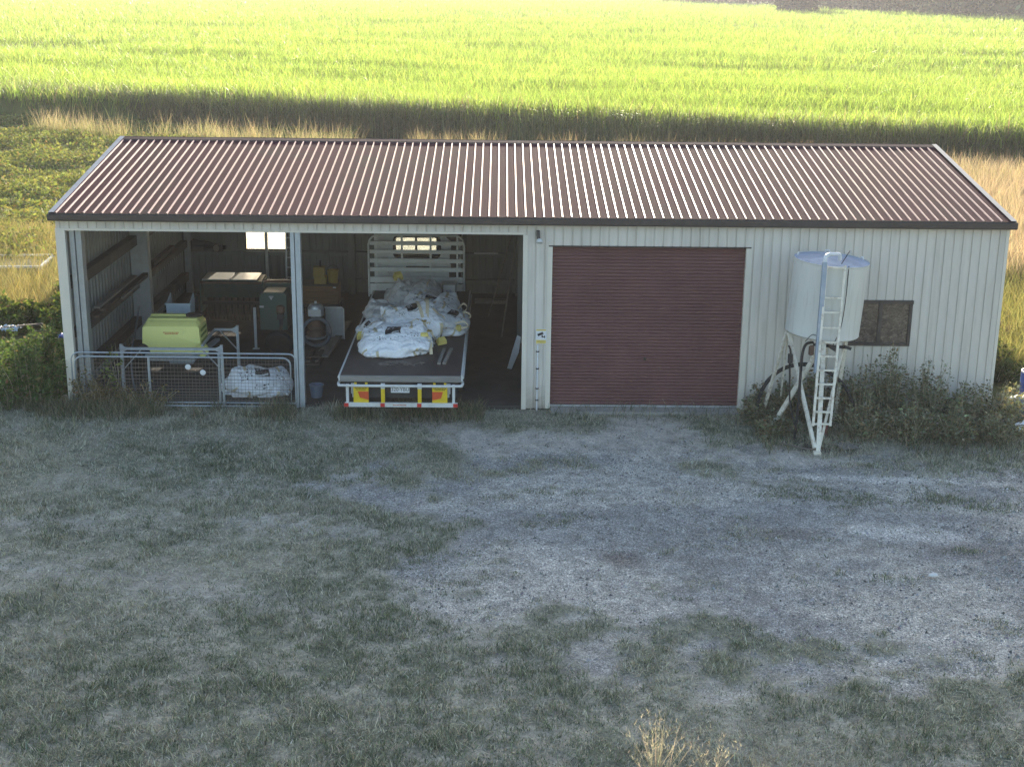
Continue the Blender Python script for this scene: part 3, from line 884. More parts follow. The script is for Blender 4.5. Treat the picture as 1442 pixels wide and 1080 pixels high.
# side panels, roof and floor leave the rear window and the windscreen open
c.prism(pr, CX0, CX0 + .05, axis='x'); c.prism(pr, CX1 - .05, CX1, axis='x')
c.box(CX0 + .05, CX1 - .05, CY0, CY0 + .04, .95, WZ0); c.box(CX0 + .05, CX1 - .05, CY0, CY0 + .04, WZ1, 2.5)
c.box(CX0 + .05, WX0, CY0, CY0 + .04, WZ0, WZ1); c.box(WX1, CX1 - .05, CY0, CY0 + .04, WZ0, WZ1)
c.add([(CX0 + .05, CY0, 2.5), (CX1 - .05, CY0, 2.5), (CX1 - .05, CY0 + .1, 2.66), (CX0 + .05, CY0 + .1, 2.66)], [(0, 1, 2, 3)])
c.box(CX0 + .05, CX1 - .05, CY0 + .1, CY1 - .35, 2.66, 2.715)
c.box(CX0 + .05, CX1 - .05, CY1 - .35, CY1 - .12, 2.55, 2.69)
c.box(CX0 + .05, CX1 - .05, CY1 - .02, CY1 + .1, .7, 1.62)
cab = c.build('cab', M['white_steel'], truck)
w = MB(); o = .035
ring = arc(WX1 - .1, WZ1 - .1, .1, 0, 90, 4) + arc(WX0 + .1, WZ1 - .1, .1, 90, 180, 4) + arc(WX0 + .1, WZ0 + .1, .1, 180, 270, 4) + arc(WX1 - .1, WZ0 + .1, .1, 270, 360, 4)
w.tube([(x, CY0 - .012, z) for x, z in ring] + [(ring[0][0], CY0 - .012, ring[0][1])], .03, 6, cap=False)
w = w.build('rear_window', M['rubber'], cab)
g = MB(); g.box(WX0 + .03, WX1 - .03, CY0 + .005, CY0 + .011, WZ0 + .03, WZ1 - .03); g.build('pane', M['cabglass'], w)
for x in (-3.62, -2.28):
    b = MB(); b.box(x - .24, x + .24, CY0 + .35, CY0 + .48, 1.2, 1.9); b.box(x - .25, x + .25, CY0 + .4, CY0 + .9, 1.15, 1.3); b.build('seat', M['rubber'], cab, bevel=.04)
b = MB(); b.box(CX0 + .1, CX1 - .1, CY0 - .06, CY0 - .01, .95, 1.22); b.box(-3.15, -2.5, CY0 - .05, CY0 - .015, 1.62, 1.68); b.build('rear_shelf', M['dark'], truck)
b = MB(); b.tube([(-1.87, CY0 - .16, 1.1), (-1.87, CY0 - .16, 2.52)], .10, 12); b.box(-2.02, -1.72, CY0 - .28, CY0 - .04, 1.22, 1.62); b.box(-2.0, -1.76, CY0 - .27, CY0 - .06, 1.8, 2.05); b.tube([(-1.95, CY0 - .15, 2.4), (-1.83, CY0 - .15, 2.62)], .16, 12); b.build('air_intake', M['rubber'], truck, smooth=True)
b = MB(); b.bar((-3.72, CY0 - .1, 1.72), (-3.52, CY0 - .1, 1.3), .05); b.bar((-3.42, CY0 - .1, 1.45), (-3.2, CY0 - .1, 1.28), .035); b.build('exhaust_stay', M['white_steel'], truck)

# ---- load on the tray that is not a bag
b = thing('packing_carton', 'small white carton with grey edges standing against the truck headboard', 'box', (-1.98, 6.0, 1.115))
k = MB(); k.box(-2.16, -1.80, 5.86, 6.22, 1.116, 1.50); k.build('carton', M['carton'], b, bevel=.006)
k = MB()
for (x0, x1, z0, z1) in ((-2.165, -2.125, 1.12, 1.505), (-1.835, -1.795, 1.12, 1.505), (-2.125, -1.835, 1.46, 1.505), (-2.125, -1.835, 1.12, 1.15)):
    k.box(x0, x1, 5.846, 5.8585, z0, z1)
k.build('edge_strip', M['greytimber_x'], b)
for z in (1.27, 1.295, 1.32):
    k = MB(); q = -2.06
    while q < -1.92:
        w_ = random.uniform(.01, .022); k.box(q, q + w_, 5.8555, 5.8595, z - .006, z + .006); q += w_ + .007
    k.build('lettering', M['blue'], b)
for i, (x, lab) in enumerate(((-1.93, 'grey timber batten on the truck tray beside the white bags, left of its pair'), (-1.80, 'grey timber batten lying nearer the right edge of the truck tray'))):
    o = MB(); Mx = Matrix.Translation((x, .12 + i * .02, 1.14)) @ Matrix.Rotation(rad(-3 - i * 2), 4, 'Z')
    o.box(-.035, .035, -.62, .62, -.022, .022, Mx)
    tag(o.build('timber_batten', M['greytimber'], None, bevel=.004, loc=(x, .12, 1.12)), lab, 'batten', 'battens on the truck tray')
wv = MB()
r2 = random.Random(5)
for k in range(9):
    x = -3.15 + k * .1 + r2.uniform(-.05, .05); y = -.55 + r2.uniform(-.1, .1)
    pts = [(x + r2.uniform(-.13, .13), y + r2.uniform(-.16, .12), 1.122 + r2.uniform(0, .05)) for _ in range(5)]
    wv.tube(catmull(pts, 4), .006, 4, cap=False)
tag(wv.build('loose_wire', M['wire'], None, loc=(-2.7, -.5, 1.12)), 'tangle of thin loose wire on the tray in front of the bags', 'wire')
# ================================================================== BULK BAGS
from mathutils.bvhtree import BVHTree
def bag_mat():
    m, nt, out = nodes('woven_bag'); L = nt.links.new
    a = N(nt, 'Attribute', attribute_name='col')
    tc = N(nt, 'TexCoord')
    b = N(nt, 'BsdfPrincipled', Roughness=.5); b.inputs['Specular IOR Level'].default_value = .4
    L(a.outputs['Color'], b.inputs['Base Color'])
    # fine crumple creases
    n = N(nt, 'TexNoise', Scale=3.5, Detail=2.0); L(tc.outputs['Object'], n.inputs['Vector'])
    ad = N(nt, 'MixRGB', blend_type='ADD'); ad.inputs[0].default_value = .35
    L(tc.outputs['Object'], ad.inputs[1]); L(n.outputs['Color'], ad.inputs[2])
    v = N(nt, 'TexVoronoi', Scale=6.5); v.feature = 'F1'; L(ad.outputs[0], v.inputs['Vector'])
    v2 = N(nt, 'TexVoronoi', Scale=15.0); v2.feature = 'F1'; L(ad.outputs[0], v2.inputs['Vector'])
    s = N(nt, 'Math', operation='MULTIPLY_ADD'); s.inputs[1].default_value = .35
    L(v2.outputs['Distance'], s.inputs[0]); L(v.outputs['Distance'], s.inputs[2])
    bp = N(nt, 'Bump', Strength=.55, Distance=.05); L(s.outputs[0], bp.inputs['Height']); L(bp.outputs[0], b.inputs['Normal'])
    t = N(nt, 'BsdfTranslucent'); L(a.outputs['Color'], t.inputs[0])
    ms = N(nt, 'MixShader'); ms.inputs[0].default_value = .12
    L(b.outputs[0], ms.inputs[1]); L(t.outputs[0], ms.inputs[2]); L(ms.outputs[0], out.inputs[0])
    return m
M['bag'] = bag_mat()
M['tab'] = mat('yellow_webbing', (.66, .55, .16), .6, var=.15, dirt=(.3, .26, .12), dirt_amt=.4, dirt_scale=8)
M['strap'] = mat('cream_webbing', (.66, .57, .40), .65, var=.12, dirt=(.3, .27, .2), dirt_amt=.4, dirt_scale=9)

def print_col(side, a, b, seed, grey=False, p=None):
    """printing on one side of a bag: dark panel with a pale sweep, rows of lettering, sewn straps"""
    n = len(a)
    c = np.array([.90, .925, .95])[None].repeat(n, 0)
    if grey: c = np.array([.72, .73, .73])[None].repeat(n, 0)
    # stains
    st = fbm(a * 5 + seed, b * 5 + side * 3, 11)
    c *= (1 - .15 * sstep(.55, .75, st))[:, None]
    if grey:
        return c
    dark = np.array([.030, .030, .033])
    pan = (a > .38) & (a < .62) & (b > .44) & (b < .74)
    c[pan] = dark
    sw = pan & (np.abs(b - (.46 + .9 * (a - .36) ** 2)) < .022) & (a < .60)
    c[sw] = (.66, .69, .70)
    bl = pan & (np.abs(a - .47) < .05) & (np.abs(b - .66) < .05) & (vnoise(a * 55, b * 40, 6) > .5)
    c[bl] = (.6, .62, .64)
    for (a0, a1, b0, b1, fx, fy) in ((.10, .33, .30, .80, 34, 13), (.69, .92, .28, .84, 30, 12), (.34, .68, .12, .34, 40, 14)):
        reg = (a > a0) & (a < a1) & (b > b0) & (b < b1)
        row = np.sin(b * 2 * PI * fy * 1.0 / .9) > .05
        lt = vnoise(a * fx * 2.1 + seed * 3, np.floor(b * fy / .9) * 7.7 + side, 8) > .63
        line = vnoise(np.floor(b * fy / .9) * 3.1 + seed, side * 1.7, 9) > .40
        c[reg & row & lt & line] = (.06, .062, .075)
    for s0 in (.2, .8):
        s = np.abs(a - s0) < .028
        c[s & (b > .62)] = (.62, .54, .36)
    return c

def make_bag(key, name, label, cat, loc, group, seed, grey=False, off=(0, 0, 0)):
    V, F, U = BAGS[key]
    V = V + np.array(off)
    for _ in range(2): V, F, U = catmull_clark(V, F, U)
    nv = len(V)
    o = fast_mesh(name, V, F.ravel(), np.arange(len(F)) * 4, np.full(len(F), 4), M['bag'])
    me2 = o.data
    bm = bmesh.new(); bm.from_mesh(me2); bmesh.ops.recalc_face_normals(bm, faces=bm.faces[:]); bm.to_mesh(me2); bm.free()
    dist = np.stack([U[:, 0], 1 - U[:, 0], U[:, 1], 1 - U[:, 1], U[:, 2], 1 - U[:, 2]], 1)
    side = dist.argmin(1); C = np.zeros((nv, 3))
    for sd in range(6):
        k = side == sd
        ax = sd // 2; oth = [i for i in range(3) if i != ax]
        C[k] = print_col(sd, U[k, oth[0]], U[k, oth[1]], seed, grey)
    at = me2.attributes.new('col', 'FLOAT_COLOR', 'POINT'); cc = np.ones((nv, 4), np.float32); cc[:, :3] = C
    at.data.foreach_set('color', cc.ravel())
    # small crumples in the shape itself
    co = np.zeros(nv * 3, np.float32); me2.vertices.foreach_get('co', co); co = co.reshape(-1, 3)
    nor = np.zeros(nv * 3, np.float32); me2.vertices.foreach_get('normal', nor); nor = nor.reshape(-1, 3)
    shift = np.zeros((nv, 1), np.float32)
    for i in range(nv):
        p = Vector(co[i]) * 7.0
        shift[i] = (1 - abs(noise.noise(p + Vector((seed, 0, 0)))) * 2) * .010 + (1 - abs(noise.noise(p * 2.3)) * 2) * .006
    co += nor * shift
    me2.vertices.foreach_set('co', co.ravel())
    me2.transform(Matrix.Translation(-Vector(loc)))
    o.location = loc
    me2.polygons.foreach_set('use_smooth', [True] * len(me2.polygons))
    me2.update()
    tag(o, label, cat, group)
    bv = BVHTree.FromPolygons([v.co + Vector(loc) for v in me2.vertices], [tuple(p.vertices) for p in me2.polygons])
    return o, bv

def ribbon(name, pts, w, m, parent, side=None, th=.006):
    pts = catmull(pts, 5); mb = MB(); vs = []
    for i, p in enumerate(pts):
        d = (pts[min(i + 1, len(pts) - 1)] - pts[max(i - 1, 0)]).normalized()
        s = Vector(side) if side else d.cross(Vector((0, 0, 1)))
        if s.length < .1: s = Vector((1, 0, 0))
        s.normalize(); nn = d.cross(s).normalized() * th
        for q in (p - s * w / 2, p + s * w / 2, p + s * w / 2 + nn, p - s * w / 2 + nn): vs.append(q)
    n = len(pts)
    fs = []
    for i in range(n - 1):
        for k in range(4): fs.append((i * 4 + k, i * 4 + (k + 1) % 4, i * 4 + 4 + (k + 1) % 4, i * 4 + 4 + k))
    fs += [(3, 2, 1, 0), (4 * n - 4, 4 * n - 3, 4 * n - 2, 4 * n - 1)]
    mb.add(vs, fs)
    return mb.build(name, m, parent, smooth=True)
def lay(bv, xy, up=.012, zmin=1.13):
    out = []
    for x, y in xy:
        h = bv.ray_cast(Vector((x, y, 4)), Vector((0, 0, -1)))[0]
        out.append((x, y, (h.z if h else zmin) + up))
    return out
def tab(bv, x, y, rz, parent, s=(.17, .13, .11), z=None):
    h = bv.ray_cast(Vector((x, y, 4)), Vector((0, 0, -1)))[0]
    zz = z if z is not None else ((h.z if h else 1.14) + .01)
    mb = MB(); Mx = Matrix.Translation((x, y, zz)) @ Matrix.Rotation(rz, 4, 'Z') @ Matrix.Rotation(rad(25), 4, 'X')
    a, b, c = s
    vs = [Mx @ Vector(p) for p in ((-a / 2, -b / 2, -.01), (a / 2, -b * .4, 0), (a * .42, b / 2, .01), (-a * .45, b * .45, 0), (-a * .4, -b * .35, c * .7), (a * .38, -b * .3, c * .8), (a * .3, b * .4, c), (-a * .33, b * .4, c * .85))]
    mb.add(vs, [(3, 2, 1, 0), (4, 5, 6, 7), (0, 1, 5, 4), (1, 2, 6, 5), (2, 3, 7, 6), (3, 0, 4, 7)])
    return mb.build('corner_tab', M['tab'], parent, bevel=.012, smooth=True)

ZD = 1.115
BG = 'white bulk bags piled on the truck tray'
bag, bv = make_bag('back', 'bulk_bag', 'grey white bulk bag at the top of the pile leaning by the truck headboard', 'bulk bag', (-2.8, 5.4, ZD), BG, 1, True, (0, 0, ZD))
tab(bv, -3.28, 5.9, .4, bag, (.26, .2, .16), z=1.62)
ribbon('strap', lay(bv, [(-2.55, 5.0), (-2.5, 5.3), (-2.45, 5.6)]), .05, M['strap'], bag)
bag, bv = make_bag('leftback', 'bulk_bag', 'flat pale grey bulk bag, left of the pile behind the yellow cornered one', 'bulk bag', (-3.3, 3.4, ZD), BG, 2, True, (0, 0, ZD))
bag, bv = make_bag('midback', 'bulk_bag', 'white bulk bag with a black panel, just in front of the grey one', 'bulk bag', (-2.2, 3.9, ZD), BG, 3, False, (0, 0, ZD))
bag, bv = make_bag('right', 'bulk_bag', 'white bulk bag at the right edge of the tray with loops hanging out', 'bulk bag', (-1.95, 2.5, ZD), BG, 4, False, (0, 0, ZD))
tab(bv, -1.62, 1.98, -.5, bag)
for y, dx, dz in ((3.55, .24, .22), (2.95, .34, .06), (2.55, .16, .02), (2.15, .3, -.02)):
    x0 = -1.70; z0 = ZD + .25
    ribbon('handle', [(x0, y, z0), (x0 + dx * .6, y - .03, z0 + dz * .4 + .06), (x0 + dx, y - .12, z0 + dz * .4), (x0 + dx * .7, y - .2, z0 + dz * .2 - .04), (x0, y - .22, z0 - .05)], .045, M['strap'], bag, (0, .3, 1))
bag, bv = make_bag('left', 'bulk_bag', 'small crumpled white bulk bag with a yellow corner at the left edge of the pile', 'bulk bag', (-3.4, 2.0, ZD), BG, 5, False, (0, 0, ZD))
tab(bv, -3.78, 1.45, .3, bag, (.22, .16, .14), z=1.2)
ribbon('strap', lay(bv, [(-3.45, 2.3), (-3.36, 2.05), (-3.3, 1.8), (-3.3, 1.6)]), .06, M['strap'], bag)
bag, bv = make_bag('mid', 'bulk_bag', 'crumpled white bulk bag in the middle of the pile with two cream straps across it', 'bulk bag', (-2.6, 2.0, ZD), BG, 6, False, (0, 0, ZD))
for pts in ([(-2.66, 2.6), (-2.58, 2.2), (-2.48, 1.8), (-2.36, 1.4)], [(-2.38, 2.6), (-2.34, 2.2), (-2.32, 1.8), (-2.32, 1.45)], [(-2.2, 1.9), (-2.06, 1.82), (-1.95, 1.85), (-1.9, 1.95)], [(-2.25, 1.5), (-2.08, 1.4), (-1.94, 1.45)]):
    ribbon('strap', lay(bv, pts), .075, M['strap'], bag)
tab(bv, -1.98, 1.15, .5, bag, (.24, .16, .13), z=1.17)
bag, bv = make_bag('front', 'bulk_bag', 'large full white bulk bag with a black panel at the front of the pile', 'bulk bag', (-2.9, .7, ZD), BG, 7, False, (0, 0, ZD))
for pts in ([(-2.9, .95), (-2.7, .98), (-2.5, .95), (-2.3, .85)], [(-2.45, 1.15), (-2.25, .95), (-2.15, .75)], [(-2.55, 1.2), (-2.35, 1.12), (-2.15, 1.0)], [(-2.3, .55), (-2.2, .4), (-2.16, .25)]):
    ribbon('strap', lay(bv, pts), .07, M['strap'], bag)
for x, y in ((-2.36, .92), (-2.24, .74)):
    b = MB(); p = lay(bv, [(x, y)])[0]; b.cbox((0, 0, 0), (.12, .08, .03), Matrix.Translation(p) @ Matrix.Rotation(.5, 4, 'Z')); b.build('buckle', M['oldyellow'], bag, bevel=.006)
tab(bv, -2.32, .48, .1, bag, (.2, .12, .05))
gb, bv = make_bag('gate', 'bulk_bag', 'white bulk bag slumped on the ground behind the wire mesh gates', 'bulk bag', (-6.0, 1.0, .03), None, 8, False, (0, 0, .06))
# ================================================================== GATES, SPRAYER AND THE REST OF THE BAY
def make_gate(name, label, x0, x1, y, z0, z1, stiles, lean=0):
    g = thing(name, label, 'gate', ((x0 + x1) / 2, y, 0), 0, 'wire mesh gates leaning across the open bay')
    r = .16
    def Y(z): return y + lean * z
    pts = [(x0, z0)] + [(x0, z1 - r)] + [(x0 + r - r * math.cos(t), z1 - r + r * math.sin(t)) for t in (.4, .8, 1.2)] + [(x0 + r, z1), (x1 - r, z1)] + [(x1 - r + r * math.sin(t), z1 - r + r * math.cos(t)) for t in (.4, .8, 1.2)] + [(x1, z1 - r), (x1, z0), (x0, z0)]
    b = MB(); b.tube([(x, Y(z), z) for x, z in pts], .02, 8); b.build('frame', M['galv'], g, smooth=True)
    for x in stiles:
        b = MB(); b.bar((x, Y(z0), z0), (x, Y(z1) , z1), .05, .03, up=(0, 1, 0)); b.build('stile', M['galv'], g)
    b = MB()
    z = z0 + .06; st = .055
    while z < z1 - .06:
        b.bar((x0 + .02, Y(z) + .012, z), (x1 - .02, Y(z) + .012, z), .0044); z += st; st *= 1.05
    x = x0 + .15
    while x < x1 - .05:
        b.bar((x, Y(z0) + .018, z0), (x, Y(z1) + .018, z1), .0042); x += .15
    b.build('wire_mesh', M['wire'], g)
    return g
ga = make_gate('mesh_gate', 'galvanised wire mesh gate in front, with two white round tags on it', -9.72, -5.14, -.14, .06, 1.13, (-8.15, -6.58), .02)
gb2 = make_gate('mesh_gate', 'galvanised wire mesh gate standing just behind the one with round tags', -9.82, -5.04, -.03, .10, 1.19, (-6.68,), .02)
for x, z in ((-7.31, .93), (-7.0, .81)):
    b = MB(); b.lathe([(.062, 0), (.058, .006), (0.02, .012)], (0, 0, 0), 16, Matrix.Translation((x, -.165, z)) @ Matrix.Rotation(PI / 2, 4, 'X')); b.build('round_tag', M['plate'], ga)

# ---- boom sprayer
sp = thing('boom_sprayer', 'lime green spray tank on a galvanised stand frame behind the mesh gates', 'sprayer', (-8.05, 2.0, .05))
X0, X1 = -8.71, -7.41
def tank_section(grow=0, top=1.37):
    p = [(X0 + .02, top - .03), (X0 + .05, top), (X1 - .05, top), (X1 - .02, top - .03), (X1, .98)]
    p += arc(X1 + .02, .80, .18, 95, 180, 5) + [(X1 - .17, .76), (X0 + .17, .76)] + arc(X0 - .02, .80, .18, 0, 85, 5) + [(X0, .98)]
    return p
b = MB(); b.prism(tank_section(), 1.60, 2.42)
# domed upper body with raised ribs
pr = [(1.60, 1.365), (1.68, 1.44), (1.80, 1.475), (1.82, 1.50), (1.92, 1.51), (1.94, 1.49), (2.10, 1.50), (2.12, 1.525), (2.22, 1.53), (2.24, 1.505), (2.36, 1.47), (2.42, 1.365)]
vs = []
n = len(pr)
for x, k in ((X0 + .03, 0), (X0 + .10, 1), (X1 - .10, 1), (X1 - .03, 0)):
    for yy, zz in pr: vs.append((x, yy, 1.365 + (zz - 1.365) * (1 if k else .2)))
b.add(vs, [(j * n + i, j * n + i + 1, (j + 1) * n + i + 1, (j + 1) * n + i) for j in range(3) for i in range(n - 1)])
tk = b.build('tank', M['poly'], sp, smooth=True, bevel=.018)
b = MB()
for z in (.98, 1.12, 1.25): b.box(X1 - .008, X1 + .002, 1.72, 2.32, z - .028, z + .028)
b.build('side_recess_shade', mat('lime_recess_shade', (.20, .27, .05), .6), tk)  # recess shade painted as dark bands on the flat side
b = MB(); b.lathe([(.19, 0), (.19, .035), (.17, .045), (.06, .05), (.05, .07), (0.01, .07)], (-7.62, 2.1, 1.51), 24); b.build('lid', M['rubber'], tk, smooth=True)
for z, w in ((1.235, .34), (1.205, .27)):
    b = MB(); q = -8.06 - w / 2
    while q < -8.06 + w / 2:
        s = random.uniform(.016, .034); b.box(q, q + s, 1.5955, 1.5995, z - .009, z + .009); q += s + .010
    b.build('lettering', M['redtext'], tk)
for x in (X0 - .0, X1 + .0):
    b = MB(); b.lathe([(.03, -.06), (.155, -.06), (.165, 0), (.155, .06), (.03, .06)], (0, 0, 0), 20, Matrix.Translation((x, 1.70, .81)) @ Matrix.Rotation(PI / 2, 4, 'X')); b.build('end_roller', M['rubber'] if x < -8 else M['poly'], sp, smooth=True)
b = MB()
b.box(X0 + .13, X1 - .12, 1.50, 1.58, .70, .755); b.box(X0 + .13, X1 - .12, 1.50, 1.58, .60, .65); b.box(X0 + .12, X1 - .1, 1.58, 2.45, .69, .752)
b.bar((X1 - .1, 1.54, .72), (X1 + .16, 2.7, .80), .11, .07)
b.bar((X0 + .1, 1.54, .70), (X0 + .1, 2.6, .70), .08)
b.build('cradle', M['galv'], sp)
b = MB(); b.bar((-9.04, 1.06, 1.0), (-6.84, 1.06, 1.0), .055, .055); b.build('front_beam', M['post'], sp)
b = MB(); b.bar((-7.35, 2.86, 1.0), (-6.84, 2.86, 1.0), .05, .05); b.bar((-7.35, 1.5, .96), (-7.35, 2.86, .98), .05); b.build('rear_beam', M['post'], sp)
for (x, y, s) in ((-9.04, 1.06, 1), (-6.83, 1.06, -1), (-6.81, 2.86, -1), (-6.72, 4.7, 0)):
    p = MB(); p.box(x - .03, x + .03, y - .03, y + .03, .05, 1.10); p.cbox((x, y, .06), (.16, .12, .012)); p = p.build('stand_leg', M['post'], sp)
    if s:
        gs = MB(); gs.prism([(x + s * .03, .92), (x + s * .15, .985), (x + s * .15, 1.02), (x + s * .03, 1.08)], y - .036, y - .030); gs.build('gusset', M['post'], p)
        br = MB(); br.bar((x + s * .02, y + .02, .52), (x + s * .42, y + .05, .96), .04, .02); br.build('brace', M['galv'], p)
b = MB(); b.tube(catmull([(-9.1, 3.0, 1.5), (-9.02, 2.3, 1.15), (-8.93, 1.5, .85), (-8.85, 1.1, .55), (-8.78, .9, .25), (-8.7, .8, .07)], 6), .022, 8); b.build('hose', M['hose'], sp, smooth=True)

# ---- pale blue bin behind the tank
t = thing('metal_bin', 'pale blue open metal bin standing behind the lime green spray tank', 'bin', (-8.25, 3.5, .05))
b = MB(); b.box(-8.53, -7.97, 3.25, 3.27, .055, 1.52); b.box(-8.53, -8.51, 3.27, 3.75, .055, 1.52); b.box(-7.99, -7.97, 3.27, 3.75, .055, 1.52); b.box(-8.51, -7.99, 3.73, 3.75, .055, 1.3)
b.add([(-8.53, 3.27, 1.52), (-8.51, 3.27, 1.52), (-8.51, 3.7, 1.68), (-8.53, 3.7, 1.68), (-8.53, 3.75, 1.52), (-8.51, 3.75, 1.52)], [(0, 1, 2, 3), (3, 2, 5, 4), (0, 3, 4), (1, 5, 2)])
b.add([(-7.99, 3.27, 1.52), (-7.97, 3.27, 1.52), (-7.97, 3.7, 1.68), (-7.99, 3.7, 1.68), (-7.99, 3.75, 1.52), (-7.97, 3.75, 1.52)], [(0, 1, 2, 3), (3, 2, 5, 4), (0, 3, 4), (1, 5, 2)])
b.build('body', M['bluebox'], t)
b = MB(); b.box(-8.56, -7.94, 3.235, 3.25, 1.49, 1.525); b.build('rim', M['bluebox'], t)

# ---- seed drill with its lids in the sun from the rear window
dr = thing('seed_drill', 'old green seed drill with two pale lids lit by the rear window', 'seed drill', (-7.8, 7.9, .05))
b = MB(); sec = [(7.55, .98), (7.45, 1.17), (8.25, 1.19), (8.2, .98), (8.0, .66), (7.75, .66)]
b.prism(sec, -8.58, -7.0, axis='x'); hp = b.build('hopper', M['drillgreen'], dr, bevel=.012)
for x0, x1 in ((-8.57, -7.84), (-7.80, -7.12)):
    b = MB(); Mx = Matrix.Translation((0, 7.45, 1.20)) @ Matrix.Rotation(rad(1.5), 4, 'X'); b.box(x0, x1, -.02, .80, .0, .022, Mx); b.build('lid', M['lidmetal'], hp, bevel=.006)
b = MB(); b.box(-8.62, -7.0, 7.43, 7.46, 1.10, 1.15); b.box(-7.0, -6.1, 7.62, 7.70, 1.10, 1.16); b.build('front_rail', M['rusty'], dr)
b = MB(); b.box(-6.98, -6.15, 7.66, 8.2, .78, 1.08); b.build('side_hopper', M['drillgreen'], dr, bevel=.02)
for x in (-8.64, -6.98):
    b = MB(); b.box(x - .02, x + .02, 7.5, 8.2, .30, 1.16); b.build('end_plate', M['drillgreen'], dr)
b = MB(); b.box(-8.6, -7.0, 7.6, 7.68, .5, .58); b.build('tool_bar', M['dark'], dr)
for i in range(20):
    x = -8.52 + i * .079
    b = MB(); b.tube([(x, 7.62, .55), (x, 7.5, .40), (x + .005, 7.52, .26), (x, 7.62, .08)], .012, 5); b.build('tine', M['dark'], dr)
for i in range(10):
    x = -8.5 + i * .158
    b = MB(); b.tube([(x, 7.8, .68), (x, 7.75, .4), (x, 7.8, .2)], .022, 6); b.build('seed_tube', M['rubber'], dr)
for x in (-8.72, -6.9):
    b = MB(); b.lathe([(.1, -.06), (.34, -.07), (.38, 0), (.34, .07), (.1, .06)], (0, 0, 0), 24, Matrix.Translation((x, 7.9, .44)) @ Matrix.Rotation(PI / 2, 4, 'Y')); b.build('wheel', M['rubber'], dr, smooth=True)
b = MB(); b.box(-8.9, -8.66, 7.3, 7.5, .5, .8); b.box(-8.95, -8.7, 7.2, 7.4, .05, .4); b.build('gearbox', M['dark'], dr, bevel=.03)

gm = thing('green_cabinet', 'grey green metal machine housing with a white badge, right of the seed drill', 'machine', (-6.55, 6.9, .05))
b = MB(); b.prism([(-6.93, .06), (-6.22, .06), (-6.22, .98), (-6.30, 1.06), (-6.82, 1.06), (-6.93, .98)], 6.6, 7.3); b.build('housing', M['drillgreen2'], gm, bevel=.02)
b = MB(); b.box(-6.90, -6.25, 6.585, 6.597, .62, .635); b.box(-6.90, -6.25, 6.585, 6.597, .14, .6); b.build('door_panel', M['drillgreen2'], gm)
b = MB(); b.prism([(-6.66, .93), (-6.58, .93), (-6.62, .86)], 6.585, 6.597); b.box(-6.68, -6.56, 6.585, 6.597, .945, .965); b.build('badge', M['plate'], gm)
b = MB(); b.box(-6.93, -6.82, 6.58, 6.597, .66, .71); b.build('latch', M['plate'], gm)

iw = thing('implement_wheel', 'black rubber wheel with its hub standing in front of the grey green housing', 'wheel', (-6.0, 3.9, .05))
Mx = Matrix.Translation((-6.02, 4.0, .40)) @ Matrix.Rotation(rad(-62), 4, 'X') @ Matrix.Rotation(.1, 4, 'Y')
b = MB(); b.lathe([(.20, -.05), (.29, -.075), (.345, -.05), (.36, 0), (.345, .05), (.29, .075), (.20, .05)], (0, 0, 0), 32, Mx); b.build('tyre', M['rubber'], iw, smooth=True)
b = MB(); b.lathe([(.03, -.03), (.2, -.035), (.2, .035), (.03, .05)], (0, 0, 0), 24, Mx); b.build('disc', M['dark'], iw, smooth=True)
b = MB(); b.tube([(-6.02, 4.05, .5), (-6.02, 4.3, .75), (-6.02, 4.32, 1.0)], .045, 8); b.box(-6.1, -5.94, 4.22, 4.36, .92, 1.05); b.build('axle_arm', M['dark'], iw)
b = MB(); b.lathe([(.06, 0), (.10, .03), (.10, .16), (.07, .2), (.02, .21)], (-6.02, 4.3, 1.05), 16); b.build('hub_cap', M['rusty'], iw, smooth=True)
b = MB(); b.lathe([(.02, .0), (.055, .0), (.055, .012), (.02, .012)], (0, 0, 0), 14, Mx @ Matrix.Translation((.14, -.10, .06))); b.build('valve_plate', M['plate'], iw)

# ---- timber crate on a bench, yellow tins
bn = thing('steel_bench', 'dark low steel bench under the brown wooden crate', 'bench', (-5.5, 8.2, .05))
b = MB(); b.box(-6.1, -4.98, 7.75, 8.65, .42, .48); b.build('bench_top', M['dark'], bn)
for x in (-6.05, -5.03):
    for y in (7.8, 8.6):
        b = MB(); b.box(x - .03, x + .03, y - .03, y + .03, .055, .42); b.build('leg', M['dark'], bn)
cr = thing('wooden_crate', 'brown wooden crate on a dark bench, yellow tins on top of it', 'crate', (-5.5, 8.2, .48))
for k in range(3):
    b = MB(); b.box(-6.02, -5.04, 7.82, 7.845, .485 + k * .165, .64 + k * .165); b.build('front_board', M['timber'], cr, bevel=.004)
for x in (-6.02, -5.065):
    b = MB(); b.box(x, x + .025, 7.85, 8.55, .485, .975); b.build('side_board', M['timber'], cr)
b = MB(); b.box(-6.03, -5.03, 7.81, 8.56, .98, 1.0); b.build('lid', M['darktimber'], cr)
b = MB(); b.box(-5.16, -5.08, 7.808, 7.818, .93, .955); b.build('label_plate', M['plate'], cr)
yt = thing('yellow_tin', 'tall old yellow tin with a dark handle on the wooden crate', 'tin', (-5.5, 8.1, 1.0))
b = MB(); b.box(-5.68, -5.36, 7.95, 8.25, 1.003, 1.20); b.box(-5.7, -5.4, 7.96, 8.2, 1.2, 1.46); b.build('body', M['oldyellow'], yt, bevel=.01)
b = MB(); b.tube([(-5.52, 8.08, 1.46), (-5.52, 8.08, 1.62)], .022, 6); b.build('handle', M['dark'], yt)
yt = thing('yellow_bucket', 'dim yellow bucket with a wire handle beside the tall tin on the crate', 'bucket', (-5.2, 8.2, 1.0))
